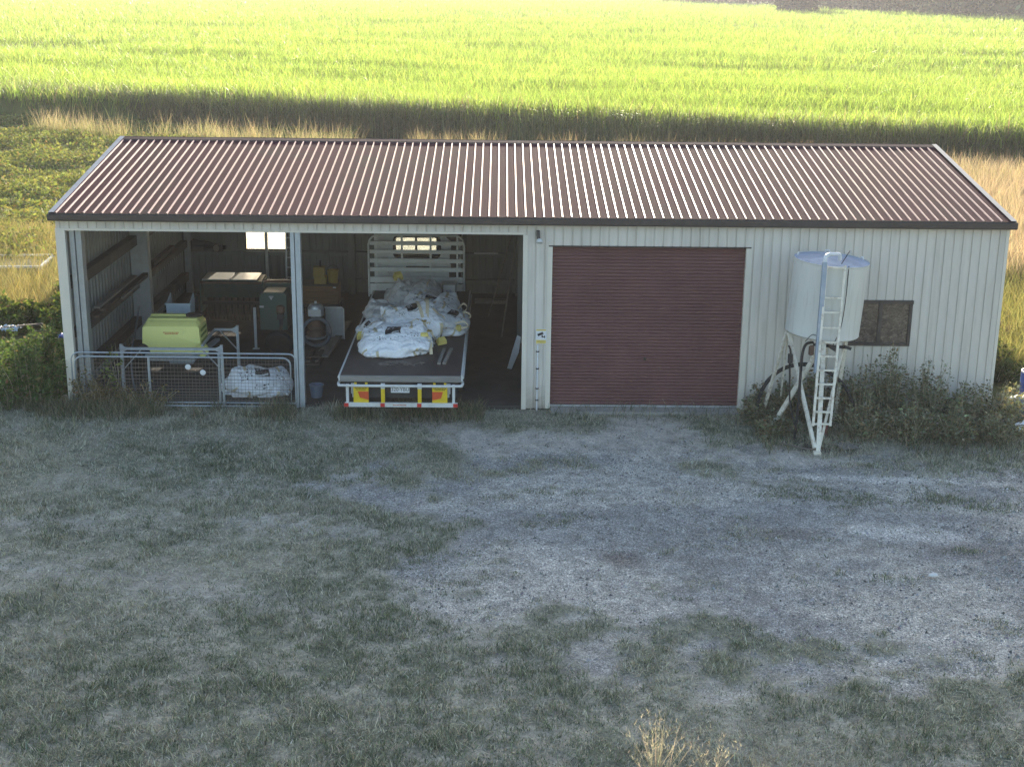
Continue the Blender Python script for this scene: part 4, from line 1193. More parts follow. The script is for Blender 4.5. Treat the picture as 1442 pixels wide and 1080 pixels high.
b = MB(); b.lathe([(.12, .003), (.16, .34), (.15, .345), (.11, .02)], (-5.2, 8.2, 1.0), 20); b.build('body', M['oldyellow'], yt, smooth=True)
b = MB(); b.tube([(-5.2 + .15 * math.cos(t), 8.2, 1.34 + .14 * math.sin(t)) for t in np.linspace(0, PI, 9)], .006, 5); b.build('handle', M['dark'], yt)

# ---- pump, hose coil, board
pu = thing('water_pump', 'old engine pump with a silver top and rusty round body behind the middle post', 'pump', (-5.3, 5.3, .05))
b = MB(); b.box(-5.6, -5.0, 5.1, 5.6, .055, .16); b.build('base_frame', M['dark'], pu)
b = MB(); b.lathe([(.10, .16), (.22, .22), (.245, .32), (.23, .36), (.17, .42), (.22, .47), (.21, .56), (.14, .64), (.12, .74)], (-5.3, 5.3, 0), 24); b.build('pump_body', M['rusty'], pu, smooth=True)
b = MB(); b.lathe([(.12, .74), (.20, .78), (.20, .98), (.15, 1.06), (.03, 1.08)], (-5.3, 5.3, 0), 20); b.box(-5.46, -5.14, 5.08, 5.14, .80, .97); b.build('engine_cover', M['alu'], pu, smooth=True)
b = MB(); b.tube([(-5.3, 5.3, 1.07), (-5.3, 5.3, 1.14)], .03, 8); b.build('cap', M['plate'], pu)
b = MB(); b.lathe([(.24, .215), (.27, .225), (.27, .25), (.24, .26)], (-5.3, 5.25, 0), 24); b.build('belt_ring', M['alu'], pu)
hc = MB()
pts = []
for k in range(60):
    t = k / 60 * 2 * PI * 3
    R = .34 + .014 * math.sin(k * .7)
    pts.append((-5.24 + R * math.cos(t), 4.86 + .018 * (k % 20) / 3 + .16 * math.sin(t), .44 + R * math.sin(t) * .94))
hc.tube(pts, .035, 8)
tag(hc.build('hose_coil', M['hose'], None, smooth=True, loc=(-5.24, 4.9, .06)), 'coil of grey hose hung in front of the engine pump', 'hose')
bo = MB(); bo.box(-5.12, -4.66, 5.75, 5.78, .06, .86); bo = bo.build('panel', M['galv'], None, loc=(-4.9, 5.76, .06))
bp = thing('sheet_panel', 'grey green sheet panel with a pale tube edge standing right of the pump', 'panel', (-4.9, 5.76, .06))
bo.parent = bp; bo.location = (0, 0, 0)
b = MB(); b.tube([(-5.14, 5.74, .88), (-4.7, 5.74, .88), (-4.65, 5.74, .84), (-4.65, 5.74, .06)], .016, 6); b.build('tube_edge', M['white_steel'], bp)
for (a, bb, lab) in (((-4.90, 3.75, .13), (-4.70, 7.3, .13), 'long grey plank lying on the shed floor between pump and truck'), ((-5.05, 4.35, .09), (-4.85, 6.0, .09), 'short dark plank lying left of the long floor plank')):
    b = MB(); b.bar(a, bb, .17, .05); tag(b.build('floor_plank', M['greytimber'] if 'long' in lab else M['darktimber'], None, loc=a), lab, 'plank')
b = MB(); b.box(-5.35, -4.95, 3.2, 4.4, .056, .10); b.box(-5.3, -5.2, 3.3, 4.3, .10, .16); b.box(-5.08, -4.98, 3.3, 4.3, .10, .16); b.box(-5.32, -4.96, 3.5, 3.6, .16, .19)
tag(b.build('broken_pallet', M['darktimber'], None, loc=(-5.15, 3.8, .056)), 'broken dark pallet on the floor in front of the pump', 'pallet')
bk = thing('plastic_bucket', 'grey blue plastic bucket on the ground right of the middle post', 'bucket', (-4.70, .62, .05))
b = MB(); b.lathe([(.12, 0), (.155, .26), (.165, .265), (.165, .285), (.15, .285), (.115, .02)], (-4.70, .62, .056), 24); b.build('body', M['bucket'], bk, smooth=True)
b = MB(); b.tube([(-4.70 + .16 * math.cos(t), .62 - .1 * math.sin(t), .33 - .08 * math.sin(t)) for t in np.linspace(0, PI, 9)], .006, 5); b.build('handle', M['wire'], bk)

# ---- back wall: blower, ladder
bl = thing('leaf_blower', 'dark machine lying along the ledge of the rear wall left of the window', 'machine', (-9.1, 11.0, 1.3))
b = MB(); b.tube([(-9.55, 11.0, 1.52), (-9.2, 11.0, 1.48), (-8.85, 11.0, 1.42), (-8.6, 11.0, 1.40)], [.13, .11, .085, .06], 12); b.build('barrel', M['rubber'], bl, smooth=True)
b = MB(); b.box(-9.6, -9.2, 10.9, 11.12, 1.28, 1.62); b.build('housing', M['dark'], bl, bevel=.04)
b = MB(); b.box(-8.98, -8.7, 10.88, 11.1, 1.28, 1.5); b.build('engine', M['dark'], bl, bevel=.03)
b = MB(); b.lathe([(.09, 0), (.09, .02), (.02, .03)], (0, 0, 0), 16, Matrix.Translation((-8.86, 10.86, 1.40)) @ Matrix.Rotation(PI / 2, 4, 'X')); b.build('starter_cover', M['wire'], bl)
ld = thing('aluminium_ladder', 'narrow ladder standing against the rear wall beside the bright window', 'ladder', (-6.7, 11.0, .05))
for x in (-6.86, -6.56):
    b = MB(); b.bar((x, 10.75, .055), (x, 11.12, 2.5), .04, .06); b.build('rail', M['galv'], ld)
for k in range(8):
    z = .3 + k * .28; y = 10.75 + (z - .055) * .37 / 2.445
    b = MB(); b.bar((-6.84, y, z), (-6.58, y, z), .03); b.build('rung', M['galv'], ld)

# ---- boards on the left wall
for i, (y0, y1, x, z, t, m_, lab) in enumerate((
    (1.3, 5.4, -9.62, 1.66, .05, 'darktimber', 'long dark board lowest in the stack on the left wall brackets'),
    (1.6, 8.9, -9.55, 1.74, .06, 'darktimber', 'longest dark board in the stack along the left wall'),
    (1.5, 4.8, -9.64, 1.82, .05, 'greytimber', 'topmost grey board in the stack along the left wall'),
    (2.9, 5.3, -9.50, 1.72, .05, 'greytimber', 'short pale board at the outer edge of the left wall stack'),
    (6.3, 8.6, -9.58, 1.84, .10, 'darktimber', 'thick dark offcut on the left wall behind the gable column'))):
    b = MB(); b.bar((x, y0, z), (x, y1, z + .02), .13, t); tag(b.build('stored_board', M[m_], None, loc=(x, y0, z)), lab, 'board', 'boards stored along the left wall')
# ---- right bay odds and ends
for a, bb, r, lab in (((-.64, 6.0, .06), (-.26, 8.2, 2.25), .022, 'pale wooden pole leaning against the partition, nearest the yard'), ((-1.0, 8.3, .06), (-.30, 10.4, 2.2), .022, 'darker pole leaning in the rear corner behind the pale pole')):
    b = MB(); b.tube([a, bb], r, 8); tag(b.build('wooden_pole', M['greytimber'] if 'pale' in lab else M['darktimber'], None, smooth=True, loc=a), lab, 'pole')
b = MB(); b.add([(-.50, 3.05, .06), (-.40, 3.0, .06), (-.24, 2.6, .58), (-.20, 2.4, 1.0), (-.28, 2.5, 1.02), (-.38, 2.75, .6)], [(0, 1, 2, 5), (5, 2, 3, 4)])
b.add([(-.505, 3.06, .06), (-.405, 3.01, .06), (-.245, 2.61, .58), (-.205, 2.41, 1.0), (-.285, 2.51, 1.02), (-.385, 2.76, .6)], [(0, 1, 2, 5), (5, 2, 3, 4)])
tag(b.build('plastic_offcut', M['whiteplastic'], None, loc=(-.4, 3.0, .06)), 'bent white plastic offcut leaning inside the edge of the pier', 'offcut')
b = MB(); b.box(-1.45, -.75, 11.02, 11.06, 1.27, 1.31); tag(b.build('metal_tube', M['alu'], None, loc=(-1.1, 11.04, 1.27)), 'pale metal tube lying on the rear wall girt right of the headboard', 'tube')
b = MB(); b.box(-1.4, -.5, 9.9, 10.15, .056, .16); tag(b.build('floor_beam', M['greytimber'], None, loc=(-.9, 10, .056)), 'grey beam lying on the floor along the back of the truck bay', 'beam')

# ================================================================== FUEL TANK ON ITS STAND
ft = thing('overhead_fuel_tank', 'weathered white fuel tank on tall leaning legs with a ladder in front', 'tank', (5.57, -2.85, 0))
TC = Vector((5.84, -1.36, 2.10)); TR = .735; TH = 1.52
TM = Matrix.Translation(TC) @ Matrix.Rotation(rad(3.4), 4, 'Y') @ Matrix.Rotation(rad(1.2), 4, 'X')
b = MB(); b.lathe([(.02, -.02), (TR - .03, 0), (TR, .02), (TR + .004, .03), (TR, .04), (TR, .4), (TR, .8), (TR, 1.2), (TR, TH - .03), (TR + .012, TH - .02), (TR + .012, TH)], (0, 0, 0), 64, TM, cap=True)
b.f.pop(); b.m.pop()
tk = b.build('tank', M['tankpaint'], ft, smooth=True)
b = MB(); b.lathe([(TR + .01, TH - .012), (TR * .6, TH + .03), (.15, TH + .05), (.02, TH + .055)], (0, 0, 0), 48, TM); b.build('tank_top', M['tanktop'], tk, smooth=True)
for a in (160, 15, 85):
    t = rad(a); b = MB()
    c = Vector(((TR - .06) * math.cos(t), (TR - .06) * math.sin(t), TH))
    b.tube([TM @ (c + Vector((-.05 * math.sin(t), .05 * math.cos(t), 0))), TM @ (c + Vector((-.035 * math.sin(t), .035 * math.cos(t), .045))), TM @ (c + Vector((.035 * math.sin(t), -.035 * math.cos(t), .045))), TM @ (c + Vector((.05 * math.sin(t), -.05 * math.cos(t), 0)))], .014, 6); b.build('lifting_lug', M['whiteplastic'], tk)
b = MB(); b.tube([TM @ Vector((.0, .1, TH + .05)), TM @ Vector((.0, .1, TH + .11))], .06, 10); b.build('vent', M['whiteplastic'], tk)
def leg(a, bb, w=.06, m='cream_steel', nm='leg'):
    q = MB(); q.bar(a, bb, w); return q.build(nm, M[m], ft)
foot = (5.575, -2.83, .0)
q = MB(); q.bar((5.60, -2.80, .05), (5.75, -1.98, 2.08), .085, .085); q.cbox((5.575, -2.83, .03), (.14, .12, .06)); q.build('front_post', M['cream_steel'], ft)
leg((5.53, -2.80, .12), (5.16, -1.42, 2.10), .062)
leg((5.62, -2.80, .12), (6.22, -1.75, 2.02), .045)
leg((4.86, -.62, .02), (5.14, -1.34, 2.12), .055)
leg((5.30, -.30, .05), (5.18, -1.28, 2.1), .035)
leg((6.42, -.60, .02), (6.45, -1.02, 2.05), .075)
leg((6.05, -.5, .02), (5.95, -1.5, 2.0), .05)
leg((5.02, -1.30, .16), (5.76, -1.90, 2.04), .08, nm='diagonal_brace')
leg((5.30, -2.0, 1.02), (5.58, -2.4, 1.02), .03, 'dark', 'cross_brace')
q = MB(); q.bar((5.12, -1.42, 2.085), (6.52, -1.42, 2.005), .05, .06); q.bar((5.75, -2.02, 2.06), (5.80, -.7, 2.06), .05, .06); q.build('top_frame', M['cream_steel'], ft)
# ladder
la = MB()
def lad(s, t):
    a = Vector((5.505, -2.62, .52)) if s == 0 else Vector((5.845, -2.62, .52))
    e = Vector((5.64, -2.20, 3.66)) if s == 0 else Vector((6.0, -2.20, 3.65))
    return a + (e - a) * t
for s in (0, 1): la.bar(lad(s, 0), lad(s, 1), .045, .045)
ladder = la.build('ladder', M['cream_steel'], ft)
for t in (.012, .088, .175, .262, .35, .437, .525, .615, .71, .80, .985):
    q = MB(); q.bar(lad(0, t) + Vector((.02, -.004, 0)), lad(1, t) + Vector((-.02, -.004, 0)), .035, .035); q.build('rung', M['cream_steel'], ladder)
# fill pipe with its elbow on the tank top, hoses, filter, valve
q = MB(); q.bar((5.535, -2.42, 1.55), (5.60, -2.2, 3.72), .085, .085); q.build('fill_pipe', M['bluetube'], ft)
q = MB(); q.tube(catmull([(5.60, -2.2, 3.70), (5.61, -2.19, 3.80), (5.68, -2.12, 3.84), (5.85, -1.98, 3.83), (5.95, -1.9, 3.80), (5.97, -1.87, 3.70)], 5), .04, 8); q.build('elbow', M['whiteplastic'], ft, smooth=True)
q = MB(); q.tube(catmull([(5.55, -1.9, 2.03), (5.40, -2.0, 2.02), (5.32, -2.08, 1.85), (5.30, -2.12, 1.4), (5.28, -2.2, .8), (5.25, -2.2, .1)], 6), .028, 8); q.build('fuel_hose', M['rubber'], ft, smooth=True)
q = MB(); q.tube(catmull([(5.16, -1.7, 1.55), (5.18, -1.72, 1.2), (5.2, -1.75, .8), (5.25, -1.8, .55), (5.3, -1.9, .3)], 6), .018, 8); q.build('nozzle_hose', M['rubber'], ft, smooth=True)
q = MB(); q.box(5.12, -0 + 5.21, -1.76, -1.66, 1.55, 1.74); q.tube([(5.165, -1.71, 1.74), (5.15, -1.71, 1.84), (5.11, -1.72, 1.92)], .022, 6); q.build('nozzle', M['dark'], ft, bevel=.01)
q = MB(); q.lathe([(.03, 1.78), (.055, 1.80), (.055, 1.95), (.03, 1.98)], (5.52, -1.95, 0), 12); q.build('filter_bowl', M['rusty'], ft, smooth=True)
q = MB(); q.bar((5.55, -1.95, 2.0), (6.25, -1.9, 1.93), .05); q.bar((5.85, -2.05, 2.0), (6.0, -2.0, 1.9), .07); q.bar((6.15, -2.0, 1.98), (6.3, -1.95, 1.92), .06); q.build('valve_manifold', M['dark'], ft)
q = MB(); q.tube(catmull([(6.1, -2.1, 3.62), (6.08, -2.14, 3.0), (6.02, -2.16, 2.4), (5.9, -2.15, 2.05)], 5), .009, 5); q.tube([(6.0, -1.9, 3.62), (6.2, -1.7, 3.85)], .01, 5); q.build('sight_wire', M['dark'], ft)
q = MB(); q.tube(catmull([(5.75, -2.1, 2.06), (5.5, -2.14, 2.25), (5.35, -2.1, 2.1)], 5), .008, 5); q.build('loose_cable', M['dark'], ft)
hs = MB(); hs.tube(catmull([(4.72, -.9, .1), (4.74, -.85, .45), (4.90, -.75, .85), (5.25, -.7, 1.15), (5.7, -.7, 1.25), (6.1, -.75, 1.15), (6.5, -.9, .85), (6.7, -1.1, .4), (6.72, -1.2, .05)], 7), .042, 10)
tag(hs.build('rubber_pipe', M['rubber'], None, smooth=True, loc=(5.7, -.8, .05)), 'thick black rubber pipe arched against the wall behind the tank legs', 'pipe')
ob = thing('small_red_can', 'small faded red can on the ground behind the tank ladder', 'can', (5.98, -1.9, 0))
q = MB(); q.box(5.86, 6.04, -1.72, -1.5, .0, .26); q.build('body', mat('faded_red', (.16, .04, .04), .6, dirt=(.2, .15, .1)), ob, bevel=.02)
q = MB(); q.tube([(5.89, -1.61, .26), (5.9, -1.61, .31), (6.0, -1.61, .31), (6.01, -1.61, .26)], .012, 6); q.build('handle', M['dark'], ob)
q = MB()
for k in range(4): q.cbox((6.12 + k * .085, -2.5, .06), (.07, .36, .02), Matrix.Translation((6.2, -2.5, 0)) @ Matrix.Rotation(.35, 4, 'Z') @ Matrix.Translation((-6.2, 2.5, 0)))
q.cbox((6.24, -2.5, .03), (.32, .06, .035), Matrix.Translation((6.2, -2.5, 0)) @ Matrix.Rotation(.35, 4, 'Z') @ Matrix.Translation((-6.2, 2.5, 0)))
tag(q.build('slatted_board', M['greytimber'], None, loc=(6.2, -2.5, .0)), 'small grey slatted board on the dirt beside the foot of the tank stand', 'board')
q = MB(); q.tube(catmull([(4.95, -2.3, .06), (5.15, -2.45, .05), (5.4, -2.65, .05), (5.55, -2.78, .09)], 5), .014, 6)
tag(q.build('bent_rod', M['wire'], None, loc=(5.2, -2.5, .05)), 'thin bent rod lying on the ground left of the tank foot', 'rod')

# ================================================================== YARD BITS
def drum(name, label, x, y, r, h, m, rim, cat='drum', tilt=0, rz=0):
    t = thing(name, label, cat, (x, y, 0))
    Mx = Matrix.Translation((x, y, 0.01)) @ Matrix.Rotation(rz, 4, 'Z') @ Matrix.Translation((0, 0, r if tilt else 0)) @ Matrix.Rotation(tilt, 4, 'X')
    b = MB(); b.lathe([(r * .93, 0), (r, .03), (r, h * .33), (r * 1.02, h * .35), (r, h * .37), (r, h * .66), (r * 1.02, h * .68), (r, h * .70), (r, h - .05), (r * .97, h - .02), (r * .9, h - .01)], (0, 0, 0), 32, Mx); b.build('body', M[m], t, smooth=True)
    b = MB(); b.lathe([(r * .9, h - .012), (r * 1.0, h - .02), (r * 1.0, h + .01), (r * .93, h + .015), (r * .9, h)], (0, 0, 0), 32, Mx, cap=False); b.build('rim', M[rim], t, smooth=True)
    return t
drum('plastic_drum', 'bright blue plastic drum with a white rim at the right edge of the photo', 11.06, .55, .30, .78, 'blue', 'whiteplastic')
drum('plastic_tub', 'faded blue tub with dark streaks among weeds at the right shed corner', 10.26, -.30, .24, .62, 'paleblue', 'paleblue', 'tub', 1.35, .8)
drum('plastic_can', 'small light blue can lying between the faded tub and the blue drum', 10.62, -.55, .17, .42, 'paleblue', 'blue', 'can', 1.3, 2.2)
q = MB()
r3 = random.Random(4)
vs = [(10.25 + r3.uniform(-.35, .35), -1.35 + r3.uniform(-.3, .3), r3.uniform(.03, .28)) for _ in range(26)]
bm = bmesh.new()
for p in vs: bm.verts.new(p)
bmesh.ops.convex_hull(bm, input=bm.verts[:])
bmesh.ops.delete(bm, geom=[v for v in bm.verts if not v.link_faces], context='VERTS')
bmesh.ops.subdivide_edges(bm, edges=bm.edges[:], cuts=3, use_grid_fill=True)
for v in bm.verts: v.co += Vector(noise.noise_vector(v.co * 6)) * .07
me = bpy.data.meshes.new('plastic_sheet'); bm.to_mesh(me); bm.free(); me.materials.append(M['whiteplastic'])
me.transform(Matrix.Translation((-10.25, 1.35, 0)))
o = link(bpy.data.objects.new('plastic_sheet', me)); o.location = (10.25, -1.35, 0)
tag(o, 'crumpled white plastic sheet in the weeds in front of the blue drum', 'plastic sheet')
st = MB()
bm = bmesh.new(); bmesh.ops.create_icosphere(bm, subdivisions=2, radius=.055)
for v in bm.verts: v.co = Vector((v.co.x * 1.3, v.co.y, v.co.z * .55)) + Vector(noise.noise_vector(v.co * 12)) * .02
me = bpy.data.meshes.new('pale_stone'); bm.to_mesh(me); bm.free(); me.materials.append(M['stone'])
o = link(bpy.data.objects.new('pale_stone', me)); o.location = (6.12, -8.68, .03)
tag(o, 'single flat pale stone lying on the gravel in the right of the yard', 'stone')

# low white crate in the long grass, left
t = thing('pallet_crate', 'low white slatted crate in the long grass left of the shed', 'crate', (-15.4, 13.4, 0), rad(5))
def cr_(x0, x1, y0, y1, z0, z1):
    q = MB(); Mx = Matrix.Translation((-15.4, 13.4, 0)) @ Matrix.Rotation(rad(5), 4, 'Z'); q.box(x0, x1, y0, y1, z0, z1, Mx); return q
for (x0, x1, y0, y1) in ((-.85, .85, -.95, -.87), (-.85, .85, .87, .95), (-.85, -.77, -.87, .87), (.77, .85, -.87, .87)):
    cr_(x0, x1, y0, y1, .44, .50).build('top_rail', M['whiteplastic'], t)
    for k in range(3): cr_(x0 + .01, x1 - .01, y0 + .01, y1 - .01, .04 + k * .13, .13 + k * .13).build('side_slat', M['greytimber'], t)
for x in (-.8, .8):
    for y in (-.9, .9): cr_(x - .05, x + .05, y - .05, y + .05, 0, .439).build('corner_post', M['whiteplastic'], t)
cr_(-.76, .76, -.86, .86, .36, .41).build('load', M['greytimber'], t)

def rag(name, label, x, y, z, s, m, seed, cat):
    bm = bmesh.new(); bmesh.ops.create_grid(bm, x_segments=14, y_segments=14, size=s)
    for v in bm.verts:
        v.co.z = abs(noise.noise(v.co * 5 / s * .5 + Vector((seed, 0, 0)))) * s * .8 + noise.noise(v.co * 12 / s * .5) * s * .12
        v.co.x += noise.noise(v.co * 4 + Vector((0, seed, 0))) * s * .3
    me = bpy.data.meshes.new(name); bm.to_mesh(me); bm.free(); me.materials.append(M[m])
    me.polygons.foreach_set('use_smooth', [True] * len(me.polygons))
    o = link(bpy.data.objects.new(name, me)); o.location = (x, y, z)
    sd = o.modifiers.new('t', 'SOLIDIFY'); sd.thickness = .006
    tag(o, label, cat)
rag('plastic_rag', 'pale blue crumpled plastic rag among creepers at the far left', -12.85, 5.0, .42, .22, 'bluebox', 2, 'rag')
rag('tarpaulin_scrap', 'blue tarpaulin scrap beside the left corner post of the shed', -11.15, 4.2, .45, .22, 'blue', 9, 'tarpaulin')
b = MB(); b.bar((-13.4, 4.9, .45), (-12.1, 5.2, .52), .09, .04); tag(b.build('fallen_board', M['darktimber'], None, loc=(-12.7, 5, .45)), 'weathered board lying in the creepers by the pale blue rag', 'board')
# ================================================================== GROUND
GRAVEL = [[-3.86, -5.04], [-2.54, -4.64], [-1.48, -5.35], [-0.46, -4.97], [-0.72, -3.82], [1.5, -2.95], [3.4, -3.32], [5.11, -3.69], [7.56, -3.22], [11.5, -3.2], [11.5, -10.9], [6.86, -11.2], [4.66, -11.6], [2.22, -11.63], [0.75, -11.65], [0.2, -10.92], [-0.8, -10.93], [-1.32, -10.26], [-2.17, -9.79], [-2.45, -9.04], [-1.87, -7.63], [-1.43, -6.7], [-2.44, -6.06]]
DIRT = [[-1.6, .8], [-1.3, -1.2], [1.3, -1.3], [1.5, -.35], [3.0, -.3], [3.5, -2.6], [5.0, -2.3], [6.3, -3.2], [6.2, -3.9], [3.4, -3.8], [.8, -3.6], [-.9, -3.2], [-3.0, -.8], [-3.6, .8]]
def ell(x, y, cx, cy, rx, ry, rot=0):
    c, s = math.cos(rot), math.sin(rot)
    u = ((x - cx) * c + (y - cy) * s) / rx; v = (-(x - cx) * s + (y - cy) * c) / ry
    return np.sqrt(u * u + v * v)
def ground_maps(x, y):
    """gravel, bare dirt and grass cover (0..1) of the yard"""
    n1 = fbm(x * .55, y * .55, 1, 5, .55); n2 = fbm(x * 1.7, y * 1.7, 7, 4); n3 = fbm(x * 5, y * 5, 12, 3)
    g = sstep(.55, -.75, poly_sd(x, y, GRAVEL) + (n1 - .5) * 3.8 + (n2 - .5) * 3.0)
    d = sstep(.4, -.5, poly_sd(x, y, DIRT) + (n1 - .5) * 1.8 + (n2 - .5) * 1.2)
    # old wheel lines across the lawn on the left
    t1 = np.exp(-((y - (-6.7 - .10 * (x + 6) + .25 * np.sin(x * .9))) / .42) ** 2) * sstep(-14, -11, x) * sstep(-1, -4, x)
    t2 = np.exp(-((y - (-9.3 - .22 * (x + 6) + .3 * np.sin(x * .7))) / .55) ** 2) * sstep(-2, -4, x) * .8
    t3 = np.exp(-((y - (-5.0 - .02 * (x + 3))) / .26) ** 2) * sstep(-4.6, -3.6, x) * sstep(.6, -1.6, x) * .8
    bare = .5 * np.clip(np.maximum(np.maximum(t1, t2), t3) * sstep(.36, .58, n2 * .6 + n1 * .4) * 1.3, 0, 1)
    c = 1 - np.maximum(np.maximum(g, d * .92), bare)
    # grass islands in the gravel
    isl = sstep(1.25, .75, ell(x, y, 5.2, -5.05, 1.35, .38, -.22) + (n2 - .5) * 1.0)
    isl = np.maximum(isl, .75 * sstep(1.2, .5, ell(x, y, 7.6, -5.3, 1.1, .45, -.3) + (n2 - .5) * 1.2))
    isl = np.maximum(isl, .8 * sstep(1.2, .5, ell(x, y, .35, -3.5, .75, .35, .1) + (n2 - .5) * 1.4))
    isl = np.maximum(isl, .8 * sstep(1.2, .5, ell(x, y, .7, -5.0, .40, .2, .0) + (n2 - .5) * 1.2))
    isl = np.maximum(isl, .65 * sstep(1.2, .5, ell(x, y, .35, -1.0, 1.0, .45, .0) + (n2 - .5) * 1.4))
    isl = np.maximum(isl, .5 * sstep(1.2, .5, ell(x, y, 3.6, -.6, .9, .22, .0) + (n2 - .5) * 1.4))
    isl = np.maximum(isl, .6 * sstep(1.2, .5, ell(x, y, 4.3, -2.0, 1.2, .7, .0) + (n2 - .5) * 1.4))
    isl = np.maximum(isl, .8 * sstep(1.2, .5, ell(x, y, -.9, -4.1, 1.2, .35, .1) + (n2 - .5) * 1.4))
    isl = np.maximum(isl, .85 * sstep(1.2, .5, ell(x, y, 8.6, -3.4, 2.6, .5, .0) + (n2 - .5) * 1.3))
    spots = sstep(.60, .74, fbm(x * .9, y * 1.6, 22, 4)) * .55 * sstep(-9.6, -7.6, -abs(y + 8) - 7 + 0 * x + 4)
    c = np.maximum(c * sstep(.20, .48, n2 * .55 + n1 * .45 + .10), np.maximum(isl, spots * g))
    # nothing grows on the slab
    inside = (np.abs(x) < 9.9) & (y > .08)
    c = np.where(inside, 0, c)
    return g, d, bare, c, n1, n2, n3

def axis(a, b, st, lo, hi):
    c = list(np.arange(a, b + 1e-6, st)); s = st; p = b
    while p < hi: s *= 1.35; p = min(hi, p + s); c.append(p)
    s = st; p = a; l = []
    while p > lo: s *= 1.35; p = max(lo, p - s); l.append(p)
    return np.array(l[::-1] + c)
gx = axis(-19.0, 17.0, .06, -880, 880); gy = axis(-15.4, .6, .055, -880, 880)
X, Y = np.meshgrid(gx, gy); sh = X.shape
x = X.ravel(); y = Y.ravel()
g, dt, bare, cov, n1, n2, n3 = ground_maps(x, y)
near = sstep(-40, -16, y) * sstep(40, 3, y) * sstep(-50, -20, x) * sstep(50, 18, x)
yard = ((x > -20) & (x < 18) & (y > -16) & (y < 1)).astype(float)
z = (n1 - .5) * .07 * near + (n2 - .5) * .035 * yard + (n3 - .5) * .018 * yard * (1 - g * .5)
z += cov * .012 * yard
keep = sstep(-.6, -.05, y) * (np.abs(x) < 10.4) * (y < 12)
z = z * (1 - keep) - .012 * keep
z = z - z.max() * .3
def cmix(c, rgb, t): return c * (1 - t[:, None]) + np.array(rgb)[None] * t[:, None]
C = np.array([.29, .275, .225])[None].repeat(len(x), 0)                       # thatchy soil under the grass
C = cmix(C, (.17, .175, .13), sstep(.45, .7, n2))
C = cmix(C, (.36, .34, .31), bare)
C = cmix(C, (.42, .385, .34), dt)                                            # beaten dirt
gp = sstep(.40, .62, fbm(x * .35 + 3, y * .6, 30, 4))
gcol = np.array([.264, .257, .240])[None] * (1 - gp[:, None]) + np.array([.385, .362, .320])[None] * gp[:, None]
C = C * (1 - g[:, None]) + gcol * g[:, None]
pale = sstep(1.2, .4, ell(x, y, 6.3, -6.8, 1.1, .5, -.2) + (n2 - .5) * 1.3) * .7 + sstep(1.2, .4, ell(x, y, 6.6, -4.2, 1.9, .22, -.1) + (n2 - .5) * 1.2) * .7
C = cmix(C, (.52, .49, .45), np.clip(pale, 0, 1))
red = sstep(1.2, .3, ell(x, y, 1.25, -8.1, .45, .4) + (n2 - .5) * 1.5) * .6 + sstep(1.2, .3, ell(x, y, 4.2, -6.9, .8, .3) + (n2 - .5) * 1.6) * .45 + sstep(1.2, .3, ell(x, y, 6.8, -7.6, 1.2, .4) + (n2 - .5) * 1.6) * .4
C = cmix(C, (.120, .092, .078), np.clip(red, 0, 1))
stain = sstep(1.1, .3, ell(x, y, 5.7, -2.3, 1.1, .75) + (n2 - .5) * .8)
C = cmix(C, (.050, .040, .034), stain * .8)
C = C * (.78 + .80 * n3)[:, None] * (.85 + .3 * fbm(x * 14, y * 14, 33, 2))[:, None]
farb = 1 - yard
C = cmix(C, (.10, .105, .045), farb * (y > 0)); C = cmix(C, (.16, .135, .075), farb * (y < -15))
ny, nx = sh
ii = np.arange(nx * ny).reshape(sh)
q = np.stack([ii[:-1, :-1], ii[:-1, 1:], ii[1:, 1:], ii[1:, :-1]], -1).reshape(-1, 4)

